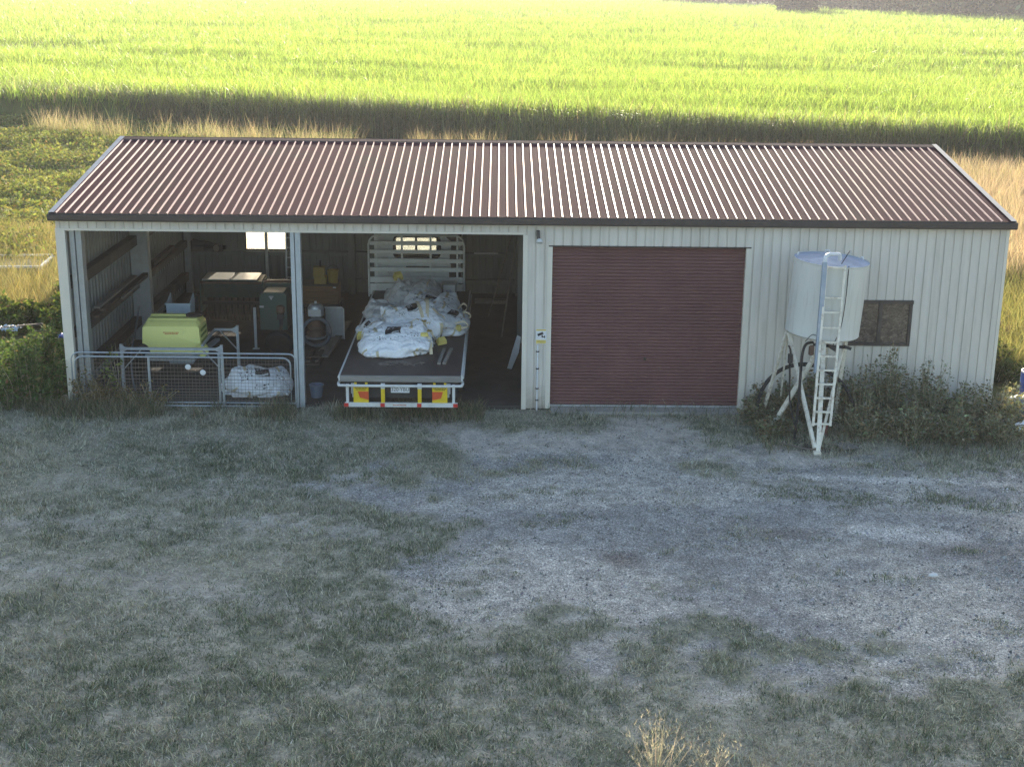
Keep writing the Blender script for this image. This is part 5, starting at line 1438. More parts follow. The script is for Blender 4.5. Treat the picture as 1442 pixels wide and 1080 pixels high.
def ground_mat():
    m, nt, out = nodes('yard_ground'); L = nt.links.new
    a = N(nt, 'Attribute', attribute_name='col'); k = N(nt, 'Attribute', attribute_name='stony')
    tc = N(nt, 'TexCoord'); P = tc.outputs['Object']
    v = N(nt, 'TexVoronoi', Scale=42.0); L(P, v.inputs['Vector'])
    v2 = N(nt, 'TexVoronoi', Scale=95.0); L(P, v2.inputs['Vector'])
    n = N(nt, 'TexNoise', Scale=16.0, Detail=8.0, Roughness=.75); L(P, n.inputs['Vector'])
    sx = N(nt, 'SeparateXYZ'); L(v.outputs['Color'], sx.inputs[0])
    c1 = ramp(nt, sx.outputs[0], [(0, (.62, .62, .62)), (.55, (.97, .97, .97)), (.9, (1.22, 1.22, 1.22)), (1, (1.7, 1.7, 1.7))])
    sx2 = N(nt, 'SeparateXYZ'); L(v2.outputs['Color'], sx2.inputs[0])
    c2 = ramp(nt, sx2.outputs[0], [(0, (.6, .6, .6)), (.6, (1, 1, 1)), (1, (1.5, 1.5, 1.5))])
    mul = N(nt, 'MixRGB', blend_type='MULTIPLY'); mul.inputs[0].default_value = 1; L(c1, mul.inputs[1]); L(c2, mul.inputs[2])
    c3 = ramp(nt, n.outputs['Fac'], [(.25, (.35, .35, .35)), (.5, (1, 1, 1)), (.75, (1.7, 1.66, 1.55))])
    mx = N(nt, 'MixRGB'); L(k.outputs['Fac'], mx.inputs[0]); L(c3, mx.inputs[1]); L(mul.outputs[0], mx.inputs[2])
    fin = N(nt, 'MixRGB', blend_type='MULTIPLY'); fin.inputs[0].default_value = 1; L(a.outputs['Color'], fin.inputs[1]); L(mx.outputs[0], fin.inputs[2])
    b = N(nt, 'BsdfPrincipled', Roughness=.95); b.inputs['Specular IOR Level'].default_value = .15
    L(fin.outputs[0], b.inputs['Base Color'])
    ad = N(nt, 'Math', operation='ADD'); L(n.outputs['Fac'], ad.inputs[0]); L(v.outputs['Distance'], ad.inputs[1])
    bp = N(nt, 'Bump', Strength=.5, Distance=.03); L(ad.outputs[0], bp.inputs['Height']); L(bp.outputs[0], b.inputs['Normal'])
    L(b.outputs[0], out.inputs[0])
    return m
go = fast_mesh('ground', np.stack([x, y, z], 1), q.ravel(), np.arange(len(q)) * 4, np.full(len(q), 4), ground_mat(), C)
at = go.data.attributes.new('stony', 'FLOAT', 'POINT'); at.data.foreach_set('value', np.clip(g + dt * .5 + bare * .4, 0, 1).astype(np.float32))
tag(go, kind='structure')
def gz(px, py):
    """ground height by nearest grid cell"""
    i = np.clip(np.searchsorted(gx, px), 0, len(gx) - 1); j = np.clip(np.searchsorted(gy, py), 0, len(gy) - 1)
    return z.reshape(sh)[j, i]

# loose stones of the gravel
ns = 60000
px = rng.uniform(-5, 11.4, ns); py = rng.uniform(-12.4, -.4, ns)
gg, dd, bb_, cc, _, _, _ = ground_maps(px, py)
k = rng.random(ns) < np.clip(gg * .9 + dd * .25, 0, 1) * (.35 + .65 * vnoise(px * .8, py * .8, 40))
px, py = px[k], py[k]; ns = len(px)
tet = np.array([(1, 0, -.3), (-.5, .87, -.3), (-.5, -.87, -.3), (.1, .1, .75)])
th = rng.uniform(0, 2 * PI, ns); s_ = rng.gamma(3.0, .0042, ns).clip(.005, .04)
c_, q_ = np.cos(th), np.sin(th)
V = np.zeros((ns, 4, 3))
for i in range(4):
    jx = tet[i, 0] * rng.uniform(.7, 1.3, ns); jy = tet[i, 1] * rng.uniform(.7, 1.3, ns)
    V[:, i, 0] = px + s_ * (c_ * jx - q_ * jy); V[:, i, 1] = py + s_ * (q_ * jx + c_ * jy); V[:, i, 2] = gz(px, py) + s_ * (tet[i, 2] + .25)
F4 = np.array([(0, 1, 3), (1, 2, 3), (2, 0, 3)])
loops = (np.arange(ns)[:, None, None] * 4 + F4[None]).ravel()
C2 = jit((.28, .27, .26), ns, .32, .05)
w = rng.random(ns) < .03; C2[w] = C2[w] * 2.2
so = fast_mesh('gravel', V.reshape(-1, 3), loops, np.arange(ns * 3) * 3, np.full(ns * 3, 3), attr_mat('gravel_stone', .9, .2), np.repeat(C2.clip(0, .7), 4, 0), smooth=False)
tag(so, kind='stuff')

# ================================================================== LAWN
def lawn():
    nt = 86000
    x = rng.uniform(-19, 17, nt); y = -15.4 + 15.9 * rng.random(nt) ** 1.12
    g, d, b, c, n1, n2, n3 = ground_maps(x, y)
    k = rng.random(nt) < c * .95 + .015
    x, y, c, n1, n2 = x[k], y[k], c[k], n1[k], n2[k]
    per = 13
    X = np.repeat(x, per) + rng.normal(0, .055, len(x) * per); Y = np.repeat(y, per) + rng.normal(0, .055, len(x) * per)
    th = np.repeat(rng.gamma(4, .25, len(x)).clip(.35, 2.2), per); ts = np.repeat(rng.normal(0, .14, len(x)), per)
    c = np.repeat(c, per); n1 = np.repeat(n1, per); n2 = np.repeat(n2, per)
    k = ~((np.abs(X) < 9.9) & (Y > .08)); X, Y, c, n1, n2, th, ts = X[k], Y[k], c[k], n1[k], n2[k], th[k], ts[k]
    n = len(X)
    tall = sstep(.3, .7, fbm(X * 1.6, Y * 1.6, 44, 4)) * .8 + .1
    straw = sstep(.40, .62, fbm(X * .45, Y * .7, 50, 4) * .6 + .4 * fbm(X * 2.2, Y * 2.6, 56, 3) + ts * .8 + rng.normal(0, .06, n) + .07 * sstep(-2, 2, X) * sstep(-10, -12, Y) - .05 * sstep(-2, -5, X) * sstep(-9, -13, Y) + .05 * sstep(-8, -3, Y) - .22 * sstep(1.5, .8, ell(X, Y, 5.2, -5.05, 1.35, .36, -.22)) - .15 * sstep(1.5, .8, ell(X, Y, 7.6, -5.3, 1.1, .45, -.3)))
    wall = sstep(-1.2, -.1, Y) * (X < -1)
    h = rng.uniform(.05, .125, n) * (.45 + .8 * tall) * th ** .6 * (.5 + .5 * c) * (1 + 1.2 * wall)
    w = rng.uniform(.007, .016, n) * (1 + .3 * straw)
    lean = rng.normal(.62, .38, n).clip(0, 1.45) + .25 * straw
    G = mixc(jit((.095, .13, .075), n, .4), jit((.24, .275, .185), n, .35), rng.random(n))
    S = mixc(jit((.40, .37, .29), n, .35, .05), jit((.78, .74, .62), n, .2, .05), rng.random(n))
    C = mixc(G, S, np.clip(straw * .75 + (rng.random(n) < .16), 0, 1))
    az = rng.uniform(0, 2 * PI, n)
    return blades(np.stack([X, Y, gz(X, Y) - .004], 1), h, w, az, lean, rng.uniform(.2, 1.2, n), C, seg=2)
def straw_litter():
    n = 84000
    x = rng.uniform(-19, 17, n); y = rng.uniform(-15.4, .0, n)
    g, d, b, c, n1, n2, n3 = ground_maps(x, y)
    k = rng.random(n) < .10 + .35 * sstep(.5, .65, fbm(x * .7, y * .9, 66, 4)) + .6 * c * sstep(.45, .65, fbm(x * .5, y * .8, 50, 4)); x, y = x[k], y[k]; n = len(x)
    return blades(np.stack([x, y, gz(x, y) + .008], 1), rng.uniform(.06, .18, n), rng.uniform(.006, .011, n), rng.uniform(0, 2 * PI, n), rng.uniform(1.2, 1.5, n), rng.uniform(0, .25, n), jit((.50, .47, .37), n, .4, .05), seg=2)
def verge():
    """longer grass along the slab, the gates and the truck tail"""
    n = 26000
    x = np.concatenate([rng.uniform(-12, -3.6, n * 6 // 10), rng.uniform(-3.6, -1, n // 10), rng.uniform(.3, 5, n // 40), rng.uniform(4.6, 11, n * 2 // 10)])
    y = rng.normal(-.35, .35, len(x)).clip(-1.6, .05)
    y = np.where(x > 4.6, rng.uniform(-3.2, -.2, len(x)), y)
    k = fbm(x * 1.3, y * 1.3, 60, 3) > .42; x, y = x[k], y[k]; n = len(x)
    st = rng.random(n) < .5
    C = np.where(st[:, None], jit((.30, .27, .19), n, .4), jit((.085, .115, .06), n, .4))
    return blades(np.stack([x, y, gz(x, y)], 1), rng.uniform(.12, .42, n) * np.where((x < -4) & (x > -10), 1.25, 1), rng.uniform(.006, .012, n), rng.uniform(0, 2 * PI, n), rng.normal(.35, .25, n).clip(0, 1.2), rng.uniform(.2, 1.3, n), C, seg=3)
_p = merge(lawn(), straw_litter(), verge())
tag(fast_mesh('lawn_grass', _p[0], _p[1], _p[2], _p[3], M['grass'], _p[4]), kind='stuff')

# ================================================================== SHRUBS
def shrub(name, label, cx, cy, rx, ry, h, nst, nleaf, cols, seed, lsize=.065, group=None, dry=.15, cat='shrub', taper=.5, up=.25):
    global rng
    keep_rng = rng; rng = np.random.default_rng(seed)
    t = thing(name, label, cat, (cx, cy, 0), 0, group)
    mb = MB(); P = []
    for i in range(nst):
        a = rng.uniform(0, 2 * PI); r = math.sqrt(rng.random())
        bx, by = cx + rx * r * math.cos(a) * taper, cy + ry * r * math.sin(a) * taper
        tx, ty = cx + rx * r * math.cos(a) * 1.05 + rng.normal(0, .08), cy + ry * r * math.sin(a) * 1.05 + rng.normal(0, .08)
        hh = h * (1 - .45 * r * r) * rng.uniform(.55, 1.08)
        pts = [Vector((bx, by, 0)), Vector((bx * .6 + tx * .4 + rng.normal(0, .04), by * .6 + ty * .4 + rng.normal(0, .04), hh * .5)), Vector((tx, ty, hh))]
        c = catmull(pts, 4); mb.tube(c, [.011 * (1 - k / len(c) * .75) for k in range(len(c))], 4, cap=False)
        m = int(nleaf / nst)
        u = rng.random(m) ** .65
        pp = np.array([list(c[min(int(k * (len(c) - 1)), len(c) - 2)].lerp(c[min(int(k * (len(c) - 1)) + 1, len(c) - 1)], k * (len(c) - 1) % 1)) for k in u])
        sp = (.035 + .085 * (1 - u))[:, None] * (1 if h > .5 else .7)
        P.append(pp + rng.normal(0, 1, (m, 3)) * sp)
    mb.build('stem', M['stem'], t)
    P = np.concatenate(P); P[:, 2] = np.maximum(P[:, 2], .02)
    if cy > -3 and abs(cx) < 10: P[:, 1] = np.minimum(P[:, 1], -.06)
    n = len(P)
    C = mixc(jit(cols[0], n, .3), jit(cols[1], n, .3), rng.random(n))
    dd = rng.random(n) < dry; C[dd] = jit((.20, .165, .10), dd.sum(), .3)
    V = leaves(P, rng.gamma(6, 1 / 6, n).clip(.4, 2.2) * lsize, C, rng.uniform(.45, .45), up)
    fast_mesh('foliage_and_seed', V[0], V[1], V[2], V[3], M['leaf'], V[4], t, smooth=False)
    rng = keep_rng
    return t
GR = ((.12, .135, .088), (.30, .315, .23))
WG = 'weedy shrubs along the front wall right of the tank'
for i, (x_, y_, rx, ry, h, n, lab) in enumerate((
    (6.75, -.75, .6, .5, 1.55, 4200, 'grey green weedy shrub behind the right leg of the fuel tank'),
    (7.55, -.75, .5, .5, 1.85, 4600, 'tallest grey green shrub, reaching the sill at the right end of the window'),
    (8.35, -.85, .6, .55, 1.50, 4400, 'weedy shrub just right of the tallest one against the pale wall'),
    (9.15, -.9, .6, .55, 1.12, 3800, 'weedy shrub against the wall, two along from the tallest'),
    (9.85, -1.0, .5, .5, 1.08, 3200, 'weedy shrub at the right corner of the shed in front of the faded blue tub'),
    (6.75, -1.75, .5, .5, 1.0, 3400, 'low dark shrub in front of the shrub by the tank leg'),
    (7.6, -1.95, .65, .5, .95, 4200, 'broad low shrub standing in front of the tallest shrub'),
    (8.55, -1.9, .65, .5, .88, 3800, 'low shrub in the outer row, third from the tank'),
    (9.45, -1.9, .6, .45, .70, 3200, 'lowest shrub of the outer row beside the white plastic sheet'))):
    shrub('weed_shrub', lab, x_, y_, rx, ry, h * .93, 44, int(n * .62), GR, 100 + i, .064, WG, .2)
WL = 'low weeds left of the fuel tank'
for i, (x_, y_, rx, ry, h, n, lab) in enumerate((
    (4.75, -.75, .35, .4, .80, 2000, 'low weed clump beside the right door jamb'),
    (5.35, -.55, .5, .3, .85, 2000, 'low weed clump behind the diagonal brace of the tank stand'),
    (5.95, -.6, .4, .35, 1.15, 2400, 'weed clump between the tank legs and the pale wall, right of the ladder'),
    (4.95, -1.7, .5, .4, .42, 1800, 'flat weed clump in front of the tank stand, on its left'))):
    shrub('weed_clump', lab, x_, y_, rx, ry, h, 24, n, GR, 140 + i, .066, WL, .25)
shrub('weed_clump', 'dry tangled weeds behind the left end of the mesh gates', -9.25, -.30, .6, .25, .95, 26, 2200, ((.12, .11, .06), (.20, .17, .10)), 150, .05, None, .5)
shrub('tall_vine', 'thin vine with sunlight painted into its leaves, climbing above the left end of the gates', -8.98, .42, .12, .12, 1.30, 5, 200, ((.16, .20, .06), (.22, .26, .09)), 151, .075, None, .0)  # sunlight on the leaves is painted in as a paler green
shrub('weed_clump', 'dry weeds with pale leaves in front of the left gate stile', -8.2, -.30, .7, .25, .62, 22, 1300, ((.12, .12, .06), (.22, .20, .12)), 152, .05, None, .4)
CB = 'creeper mounds left of the shed'
DG = ((.055, .095, .036), (.12, .185, .065))
for i, (x_, y_, rx, ry, h, n, ls, lab) in enumerate((
    (-10.75, .1, .8, .7, 1.6, 6000, .075, 'dark green creeper mound at the foot of the left corner post'),
    (-11.8, .5, .9, .8, 1.4, 6000, .075, 'dark green creeper mound at the very left edge, level with the gates'),
    (-11.1, 1.9, .8, .8, 1.4, 6000, .08, 'creeper mound behind the one at the foot of the corner post'),
    (-12.4, 2.6, .9, .9, .75, 5000, .08, 'creeper mound left of the blue tarpaulin, in front of the pale rag'),
    (-11.5, 6.2, .9, .9, 1.15, 5200, .11, 'bright leaved creeper mound beside the blue tarpaulin scrap'),
    (-13.4, 6.9, 1.0, .9, .85, 5000, .12, 'large leaved yellow green creeper behind the pale blue rag'),
    (-12.0, 9.0, 1.1, 1.0, 1.25, 5200, .10, 'grey green bush in front of the low white crate'))):
    shrub('creeper_mound', lab, x_, y_, rx, ry, h, 30, n, DG if i < 4 else ((.085, .125, .035), (.14, .19, .05)), 160 + i, ls, CB, .06, taper=.8, up=.1)
RB = 'bushes beyond the right end of the shed'
for i, (x_, y_, rx, ry, h, n, cols, lab) in enumerate((
    (10.9, 2.6, .7, .7, .95, 3600, ((.07, .09, .04), (.12, .15, .06)), 'dark green bush behind the bright blue drum'),
    (10.75, -.2, .3, .3, .85, 700, ((.14, .16, .08), (.22, .24, .12)), 'thin pale leaved weed between the faded tub and the blue drum'),
    (11.4, 5.2, .9, .9, .9, 3000, ((.16, .12, .08), (.24, .18, .12)), 'dead brown bush right of the shed wall'))):
    shrub('side_bush', lab, x_, y_, rx, ry, h, 20, n, cols, 180 + i, .075, RB, .1)

# ================================================================== LONG GRASS ROUND THE SHED
def zone(n, xr, yr, dens, h, w, cols, lean=.3, bend=.7, tip=None, seed=0, seg=3, tuft=9, spread=.12):
    nt = n // tuft
    x = rng.uniform(*xr, nt); y = rng.uniform(*yr, nt)
    k = dens(x, y) > rng.random(nt); x, y = x[k], y[k]
    hs = rng.uniform(.7, 1.25, len(x))
    X = np.repeat(x, tuft) + rng.normal(0, spread, len(x) * tuft); Y = np.repeat(y, tuft) + rng.normal(0, spread, len(x) * tuft)
    m = len(X)
    H = np.repeat(hs, tuft) * rng.uniform(h[0], h[1], m)
    mixf = np.repeat(rng.random(len(x)), tuft) * .7 + rng.random(m) * .3
    C = mixc(jit(cols[0], m, .25), jit(cols[1], m, .25), mixf)
    T = None if tip is None else mixc(C, jit(tip, m, .2), np.full(m, .85))
    return blades(np.stack([X, Y, np.zeros(m)], 1), H, rng.uniform(w[0], w[1], m), rng.uniform(0, 2 * PI, m), rng.normal(lean, .15, m).clip(0, 1), rng.uniform(.2, bend, m), C, T, seg=seg)
def V_(x, y): return .359 * x + .933 * y
def out_shed(x, y): return ((np.abs(x) > 10.3) | (y > 12.2)).astype(float)
EDGE = lambda x, y: 46.6 + 2.2 * (fbm(x * .12, y * .02, 70, 3) - .5) * 2 - 3.0 * sstep(-18, -30, x)
parts = []
# yellow green grass left, between shed and cane
parts.append(zone(60000, (-20, -10.2), (7.5, 20), lambda x, y: out_shed(x, y) * sstep(.25, .5, fbm(x * .5, y * .4, 71, 3) + .12), (.45, .95), (.012, .022), ((.23, .235, .08), (.38, .33, .15)), .3, .9))
parts.append(zone(50000, (10.3, 20), (3, 14), lambda x, y: sstep(.3, .5, fbm(x * .5, y * .4, 73, 3) + .1), (.5, 1.05), (.012, .022), ((.22, .25, .07), (.36, .33, .14)), .3, .9))
parts.append(zone(16000, (-23, -13.4), (.2, 8), lambda x, y: sstep(.3, .5, fbm(x * .5, y * .4, 77, 3) + .15), (.3, .7), (.012, .022), ((.17, .20, .06), (.30, .27, .12)), .35, .9))
parts.append(zone(14000, (12.2, 22), (.2, 5), lambda x, y: sstep(.3, .5, fbm(x * .5, y * .4, 78, 3) + .15), (.3, .7), (.012, .022), ((.17, .20, .06), (.30, .27, .12)), .35, .9))
_p = merge(*parts); tag(fast_mesh('long_grass', _p[0], _p[1], _p[2], _p[3], M['reed'], _p[4]), kind='stuff')
# tan seeding grass: right side and along the cane
parts = [zone(110000, (10.5, 34), (12, 40), lambda x, y: (V_(x, y) < 42.5) * sstep(.2, .45, fbm(x * .3, y * .3, 74, 3) + .15), (.9, 1.5), (.016, .032), ((.30, .26, .15), (.44, .37, .24)), .22, .6, (.56, .45, .34))]
parts.append(zone(150000, (-34, 30), (27, 54), lambda x, y: (V_(x, y) < 39.3) * (V_(x, y) > 36.4 + 1.2 * fbm(x * .2, y * .1, 75, 2)) * sstep(.22, .58, fbm(x * .33, y * .12, 76, 3) + .03) * (x > -27), (.8, 1.8), (.016, .032), ((.22, .25, .08), (.36, .34, .16)), .2, .6, (.58, .46, .36)))
_p = merge(*parts); tag(fast_mesh('seeding_grass', _p[0], _p[1], _p[2], _p[3], M['reed'], _p[4]), kind='stuff')
# trailing ground cover, left
def cover():
    n = 230000
    x = rng.uniform(-42, -9, n); y = rng.uniform(14, 60, n)
    hgt = .55 * sstep(.38, .72, fbm(x * .28, y * .28, 80, 4)) + .30 * fbm(x * 1.1, y * 1.1, 84, 3)
    k = (V_(x, y) < EDGE(x, y)) & (fbm(x * .6, y * .6, 86, 3) > .30) & ((np.abs(x) > 10.3) | (y > 12)); x, y, hgt = x[k], y[k], hgt[k]
    n = len(x)
    P = np.stack([x, y, hgt * rng.uniform(.35, 1.0, n)], 1)
    C = mixc(jit((.14, .185, .055), n, .3), jit((.26, .28, .10), n, .3), fbm(x * .5, y * .5, 88, 3) * .6 + rng.random(n) * .4)
    dd = rng.random(n) < .14; C[dd] = jit((.24, .20, .10), dd.sum(), .25)
    return leaves(P, rng.uniform(.10, .24, n), C, .5, .35)
_p = cover(); tag(fast_mesh('trailing_ground_cover', _p[0], _p[1], _p[2], _p[3], M['leaf'], _p[4], smooth=False), kind='stuff')

# dry tufts in the sun at the near edge
for i, (x_, y_, h, n, lab) in enumerate(((1.15, -14.75, .95, 60, 'tall pale dry grass tuft in the sun at the bottom of the photo'), (1.72, -14.8, .85, 26, 'thin grey dry grass tuft right of the tall pale tuft'), (2.35, -14.75, .42, 60, 'low pale dry grass tuft, third along the bottom edge'))):
    t = thing('dry_grass_tuft', lab, 'grass tuft', (x_, y_, 0), 0, 'dry grass tufts at the near edge of the yard')
    B = np.stack([x_ + rng.normal(0, .06, n), y_ + rng.normal(0, .08, n), np.zeros(n)], 1)
    az = rng.uniform(0, 2 * PI, n)
    st = blades(B, h * rng.uniform(.55, 1.05, n), rng.uniform(.008, .014, n), az, rng.normal(.28, .16, n).clip(.02, .8), rng.uniform(.1, .6, n), jit((.40, .375, .30), n, .25, .05), seg=4)
    fast_mesh('stalk', st[0], st[1], st[2], st[3], M['reed'], st[4], t)
    # seed sprays near the tips
    m = n * 10
    src = rng.integers(0, n, m); tt = rng.uniform(.55, 1, m)
    V = st[0].reshape(n, -1, 3); tip = V[:, -1]; midp = V[:, 4]
    P = midp[src] * (1 - (tt - .5) * 2 * 1)[:, None] + tip[src] * ((tt - .5) * 2)[:, None]
    sd = blades(P, rng.uniform(.03, .10, m), rng.uniform(.004, .007, m), rng.uniform(0, 2 * PI, m), rng.uniform(.2, 1.0, m), rng.uniform(0, .5, m), jit((.52, .49, .40), m, .25, .05), seg=2)
    fast_mesh('foliage_and_seed', sd[0], sd[1], sd[2], sd[3], M['reed'], sd[4], t)

# ================================================================== SUGAR CANE
CAM = np.array([-0.705, -28.727, 8.898])
def far_edge(x, y):
    """1 inside the field, 0 beyond its tree lined side"""
    xe = 112 - (y - 270) * .178
    return (x < xe) & (y < 700)
def cane():
    n = 620000
    dmin, dmax = 60.0, 640.0
    u = rng.random(n); a = .5                     # density falls with distance, like the detail one can see
    D = (dmin ** -a + u * (dmax ** -a - dmin ** -a)) ** (-1 / a)
    th = rng.uniform(-.46, .46, n)
    x = CAM[0] + D * np.sin(th); y = CAM[1] + D * np.cos(th)
    k = (V_(x, y) > EDGE(x, y)) & far_edge(x, y); x, y, D = x[k], y[k], D[k]
    n = len(x)
    uu = .933 * x - .359 * y; vv = V_(x, y)
    hv = fbm(uu * .045, vv * .20, 90, 5); gap = sstep(.60, .74, fbm(uu * .022 + 5, vv * .11, 94, 3)) * sstep(50, 75, vv)
    top = 2.4 + 1.4 * (hv - .5) - .7 * gap
    L = rng.uniform(.7, 1.35, n) * (1 + D / 900)
    base = top - L * rng.uniform(.55, 1.0, n)
    edge = sstep(3.0, 0, vv - EDGE(x, y))
    low = rng.random(n) < .55 * edge; base = np.where(low, rng.uniform(.1, 1.9, n), base)
    w = np.maximum(rng.uniform(.030, .068, n), D / 1390 * rng.uniform(.55, .95, n))
    C = mixc(jit((.125, .175, .038), n, .35, .06), jit((.30, .34, .090), n, .3, .06), np.clip(fbm(uu * .12, vv * .5, 97, 3) * .8 + rng.random(n) * .4 - .1, 0, 1))
    C = C * (1 - .2 * gap)[:, None]
    dr = (rng.random(n) < .03) | (low & (rng.random(n) < .55)); C[dr] = jit((.20, .17, .10), dr.sum(), .3)
    return blades(np.stack([x, y, base], 1), L, w, rng.uniform(0, 2 * PI, n), rng.normal(.22, .16, n).clip(0, .9), rng.uniform(.2, 1.5, n), C, seg=3)
_p = cane(); co_ = tag(fast_mesh('sugar_cane', _p[0], _p[1], _p[2], _p[3], M['cane'], _p[4]), kind='stuff')
def cane_front():
    """stalks and hanging dead leaves on the near face of the field"""
    n = 60000
    x = rng.uniform(-40, 34, n)
    yy = (46.6 - .359 * x) / .933
    y = yy + rng.exponential(.9, n) - .4
    k = V_(x, y) > EDGE(x, y) - .15; x, y = x[k], y[k]; n = len(x)
    C = mixc(jit((.27, .25, .19), n, .3), jit((.16, .175, .10), n, .3), rng.random(n))
    b1 = blades(np.stack([x, y, rng.uniform(.2, 2.0, n)], 1), rng.uniform(.4, 1.0, n), rng.uniform(.025, .045, n), rng.uniform(0, 2 * PI, n), rng.uniform(.2, 2.2, n), rng.uniform(-.3, 1.4, n), C, seg=3)
    m = n // 4
    b2 = blades(np.stack([x[:m], y[:m] + .15, np.zeros(m)], 1), rng.uniform(1.4, 2.2, m), rng.uniform(.03, .05, m), rng.uniform(0, 2 * PI, m), rng.normal(.06, .06, m), rng.uniform(0, .3, m), jit((.22, .21, .14), m, .3), seg=3)
    return merge(b1, b2)
_p = cane_front(); fast_mesh('dead_leaves', _p[0], _p[1], _p[2], _p[3], M['cane'], _p[4], co_)
# dense inside of the crop: a rough mass below the leaf tips
us = np.concatenate([np.arange(-60, 60, 1.0), np.arange(60, 420, 6.0)]); us = np.concatenate([np.arange(-420, -60, 6.0), us])
vs_ = np.concatenate([[0.5, .9], 1.2 + np.cumsum(np.linspace(.5, 14, 70))])
U, VV = np.meshgrid(us, vs_)
v0 = 46.6
xx = (U * .933 + (VV + v0) * .359).ravel(); yy = (-U * .359 + (VV + v0) * .933).ravel()
off = (EDGE(xx, yy) - v0); xx = xx + off * .359; yy = yy + off * .933
xe = 112 - (yy - 270) * .178
xx = np.minimum(xx, xe)
row = np.repeat(np.arange(len(vs_)), len(us))
zz = np.where(row == 0, 0.02, 1.45 + .5 * (fbm(xx * .3, yy * .3, 98, 3) - .5)) - (row > 10) * .1
ii = np.arange(len(xx)).reshape(U.shape)
q = np.stack([ii[:-1, :-1], ii[:-1, 1:], ii[1:, 1:], ii[1:, :-1]], -1).reshape(-1, 4)
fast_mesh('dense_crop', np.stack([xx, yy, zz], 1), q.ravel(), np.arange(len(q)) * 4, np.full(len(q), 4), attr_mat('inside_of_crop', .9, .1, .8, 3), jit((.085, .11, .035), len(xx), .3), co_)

# ================================================================== TREES FAR OFF
def crown_pts(cx, cy, z0, z1, r, n, lumps, seed):
    r_ = np.random.default_rng(seed); P = []
    for k in range(lumps):
        a = r_.uniform(0, 2 * PI); q = math.sqrt(r_.random()) * r * .75
        lz = r_.uniform(z0 + (z1 - z0) * .15, z1 - r * .25); lr = r * r_.uniform(.28, .5)
        m = n // lumps
        d = r_.normal(size=(m, 3)); d /= np.linalg.norm(d, axis=1)[:, None]
        P.append(np.array([cx + q * math.cos(a), cy + q * math.sin(a), lz]) + d * (lr * r_.uniform(.55, 1.05, m) ** .5)[:, None])
    P = np.concatenate(P); P[:, 2] = np.maximum(P[:, 2], z0)
    return P
M['farleaf'] = leaf_mat('far_leaf', .22, .8, .05, (1.3, 1.2, .8))
def tree(name, label, x, y, h, r, z0, n, col, seed, lumps=14, ls=.55, trunk=.3):
    t = thing(name, label, 'tree', (x, y, 0))
    b = MB(); b.tube([(x, y, 0), (x + .1, y, h * .3), (x - .1, y + .1, h * .62)], [trunk, trunk * .75, trunk * .4], 8)
    for k in range(5):
        a = k * 1.3; b.tube([(x, y, h * .28 + k * .1), (x + math.cos(a) * r * .3, y + math.sin(a) * r * .3, h * .5), (x + math.cos(a) * r * .55, y + math.sin(a) * r * .55, h * .72)], [trunk * .45, trunk * .3, .04], 6)
    b.build('trunk', M['bark'], t)
    P = crown_pts(x, y, z0, h, r, n, lumps, seed); m = len(P)
    C = mixc(jit(col, m, .3), jit(sc(col, 1.7), m, .25), rng.random(m))
    V = leaves(P, rng.uniform(.6, 1.4, m) * ls, C, .6, .2)
    fast_mesh('crown', V[0], V[1], V[2], V[3], M['farleaf'], V[4], t, smooth=False)
tree('round_tree', 'round bushy tree standing alone in the cane near the far wood', 75.5, 335, 12, 6.0, .6, 9000, (.030, .036, .022), 1, 26, .9, .35)
tree('slender_tree', 'slender pale tree with a bare trunk at the far edge of the cane', 90.6, 317, 12, 3.2, 4.6, 1800, (.10, .11, .06), 2, 12, .5, .36)
tree('far_bush_tree', 'dark bushy tree at the far left edge of the cane', -131, 331, 7.5, 6.0, .5, 3600, (.06, .08, .04), 3, 18, .7, .3)
def wood():
    P = []
    r_ = np.random.default_rng(21)
    for k in range(170):
        yy = r_.uniform(190, 690); off = 3 + 75 * r_.random() ** 1.4
        xx = 112 - (yy - 270) * .178 + off
        h = r_.uniform(13, 20); r = r_.uniform(4.5, 7.5)
        P.append(crown_pts(xx, yy, .4, h, r, 1000, 20, 300 + k))
    P = np.concatenate(P); n = len(P)
    tone = np.repeat(r_.uniform(.5, 1.6, 170), n // 170)[:n]
    tone = np.pad(tone, (0, n - len(tone)), constant_values=1)
    C = mixc(jit((.05, .06, .035), n, .4), jit((.15, .15, .085), n, .4), rng.random(n)) * tone[:, None]
    return leaves(P, rng.uniform(.6, 1.5, n) * 1.25, C, .7, .2)
_p = wood(); tag(fast_mesh('far_wood', _p[0], _p[1], _p[2], _p[3], M['farleaf'], _p[4], smooth=False), kind='stuff')
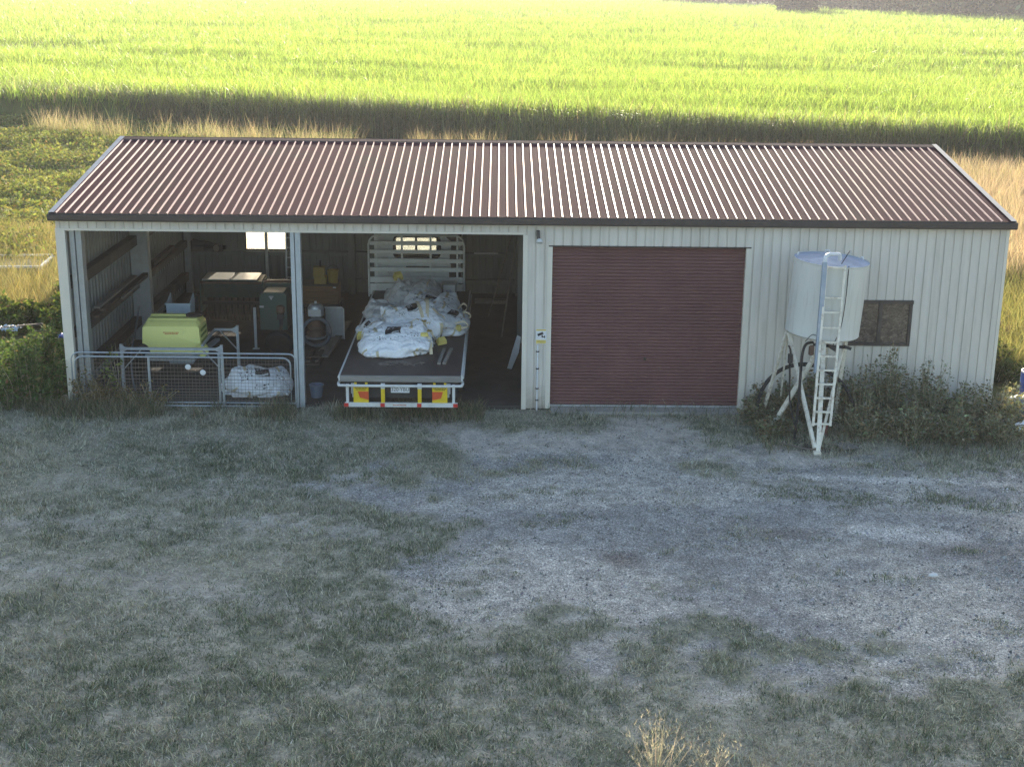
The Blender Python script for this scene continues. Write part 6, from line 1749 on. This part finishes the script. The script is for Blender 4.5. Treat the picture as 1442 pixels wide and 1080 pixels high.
# ================================================================== AIR, LIGHT, CAMERA
HAZE = .00034
if HAZE:
    b = MB(); b.box(-930, 930, -930, 930, -2.0, 23.0)
    m, nt, out = nodes('haze_air')
    pv = N(nt, 'VolumePrincipled'); pv.inputs['Color'].default_value = (.92, .93, 1, 1); pv.inputs['Density'].default_value = HAZE; pv.inputs['Anisotropy'].default_value = .25
    nt.links.new(pv.outputs[0], out.inputs['Volume'])
    hz = b.build('haze', m, None); tag(hz, kind='stuff')
EL, AZ = rad(14.4), rad(5.4)
w = bpy.data.worlds.new('World'); scene.world = w; w.use_nodes = True
nt = w.node_tree; bg = nt.nodes['Background']
sky = nt.nodes.new('ShaderNodeTexSky'); sky.sky_type = 'NISHITA'; sky.sun_disc = False
sky.sun_elevation = EL; sky.sun_rotation = AZ; sky.altitude = 50; sky.air_density = 1.0; sky.dust_density = 2.0; sky.ozone_density = .8
nt.links.new(sky.outputs[0], bg.inputs[0]); bg.inputs[1].default_value = .12
sd = bpy.data.lights.new('sun', 'SUN'); sd.energy = 4.0; sd.angle = rad(.5); sd.color = (1, .90, .74)
so = link(bpy.data.objects.new('sun', sd))
to_sun = Vector((math.sin(AZ) * math.cos(EL), math.cos(AZ) * math.cos(EL), math.sin(EL)))
so.rotation_euler = to_sun.to_track_quat('Z', 'Y').to_euler(); so.location = (20, 60, 40)

cd = bpy.data.cameras.new('camera'); cam = link(bpy.data.objects.new('camera', cd))
pitch, yaw, roll = .28194, .01005, .01113
c, s = math.cos(yaw), math.sin(yaw)
fwd = Vector((s * math.cos(pitch), c * math.cos(pitch), -math.sin(pitch))); rt = Vector((c, -s, 0)); upv = rt.cross(fwd)
R_ = rt * math.cos(roll) + upv * math.sin(roll); U_ = upv * math.cos(roll) - rt * math.sin(roll)
mw = Matrix((R_, U_, -fwd)).transposed().to_4x4(); mw.translation = (-.70508, -28.72672, 8.8982)
cam.matrix_world = mw
cd.sensor_width = 36; cd.sensor_fit = 'HORIZONTAL'; cd.lens = 1960 / 1442 * 36; cd.clip_start = .1; cd.clip_end = 4000
scene.camera = cam
scene.view_settings.view_transform = 'Standard'; scene.view_settings.look = 'None'; scene.view_settings.exposure = 1.75; scene.view_settings.gamma = 1
scene.view_settings.use_curve_mapping = False
scene.render.engine = 'CYCLES'
cy = scene.cycles
cy.max_bounces = 6; cy.diffuse_bounces = 3; cy.glossy_bounces = 2; cy.transmission_bounces = 3; cy.transparent_max_bounces = 8; cy.volume_bounces = 0
cy.use_denoising = True
try: cy.denoiser = 'OPENIMAGEDENOISE'; cy.denoising_input_passes = 'RGB_ALBEDO_NORMAL'; cy.denoising_prefilter = 'NONE'
except Exception: pass
cy.sample_clamp_indirect = 6
cy.use_adaptive_sampling = True; cy.adaptive_threshold = .01
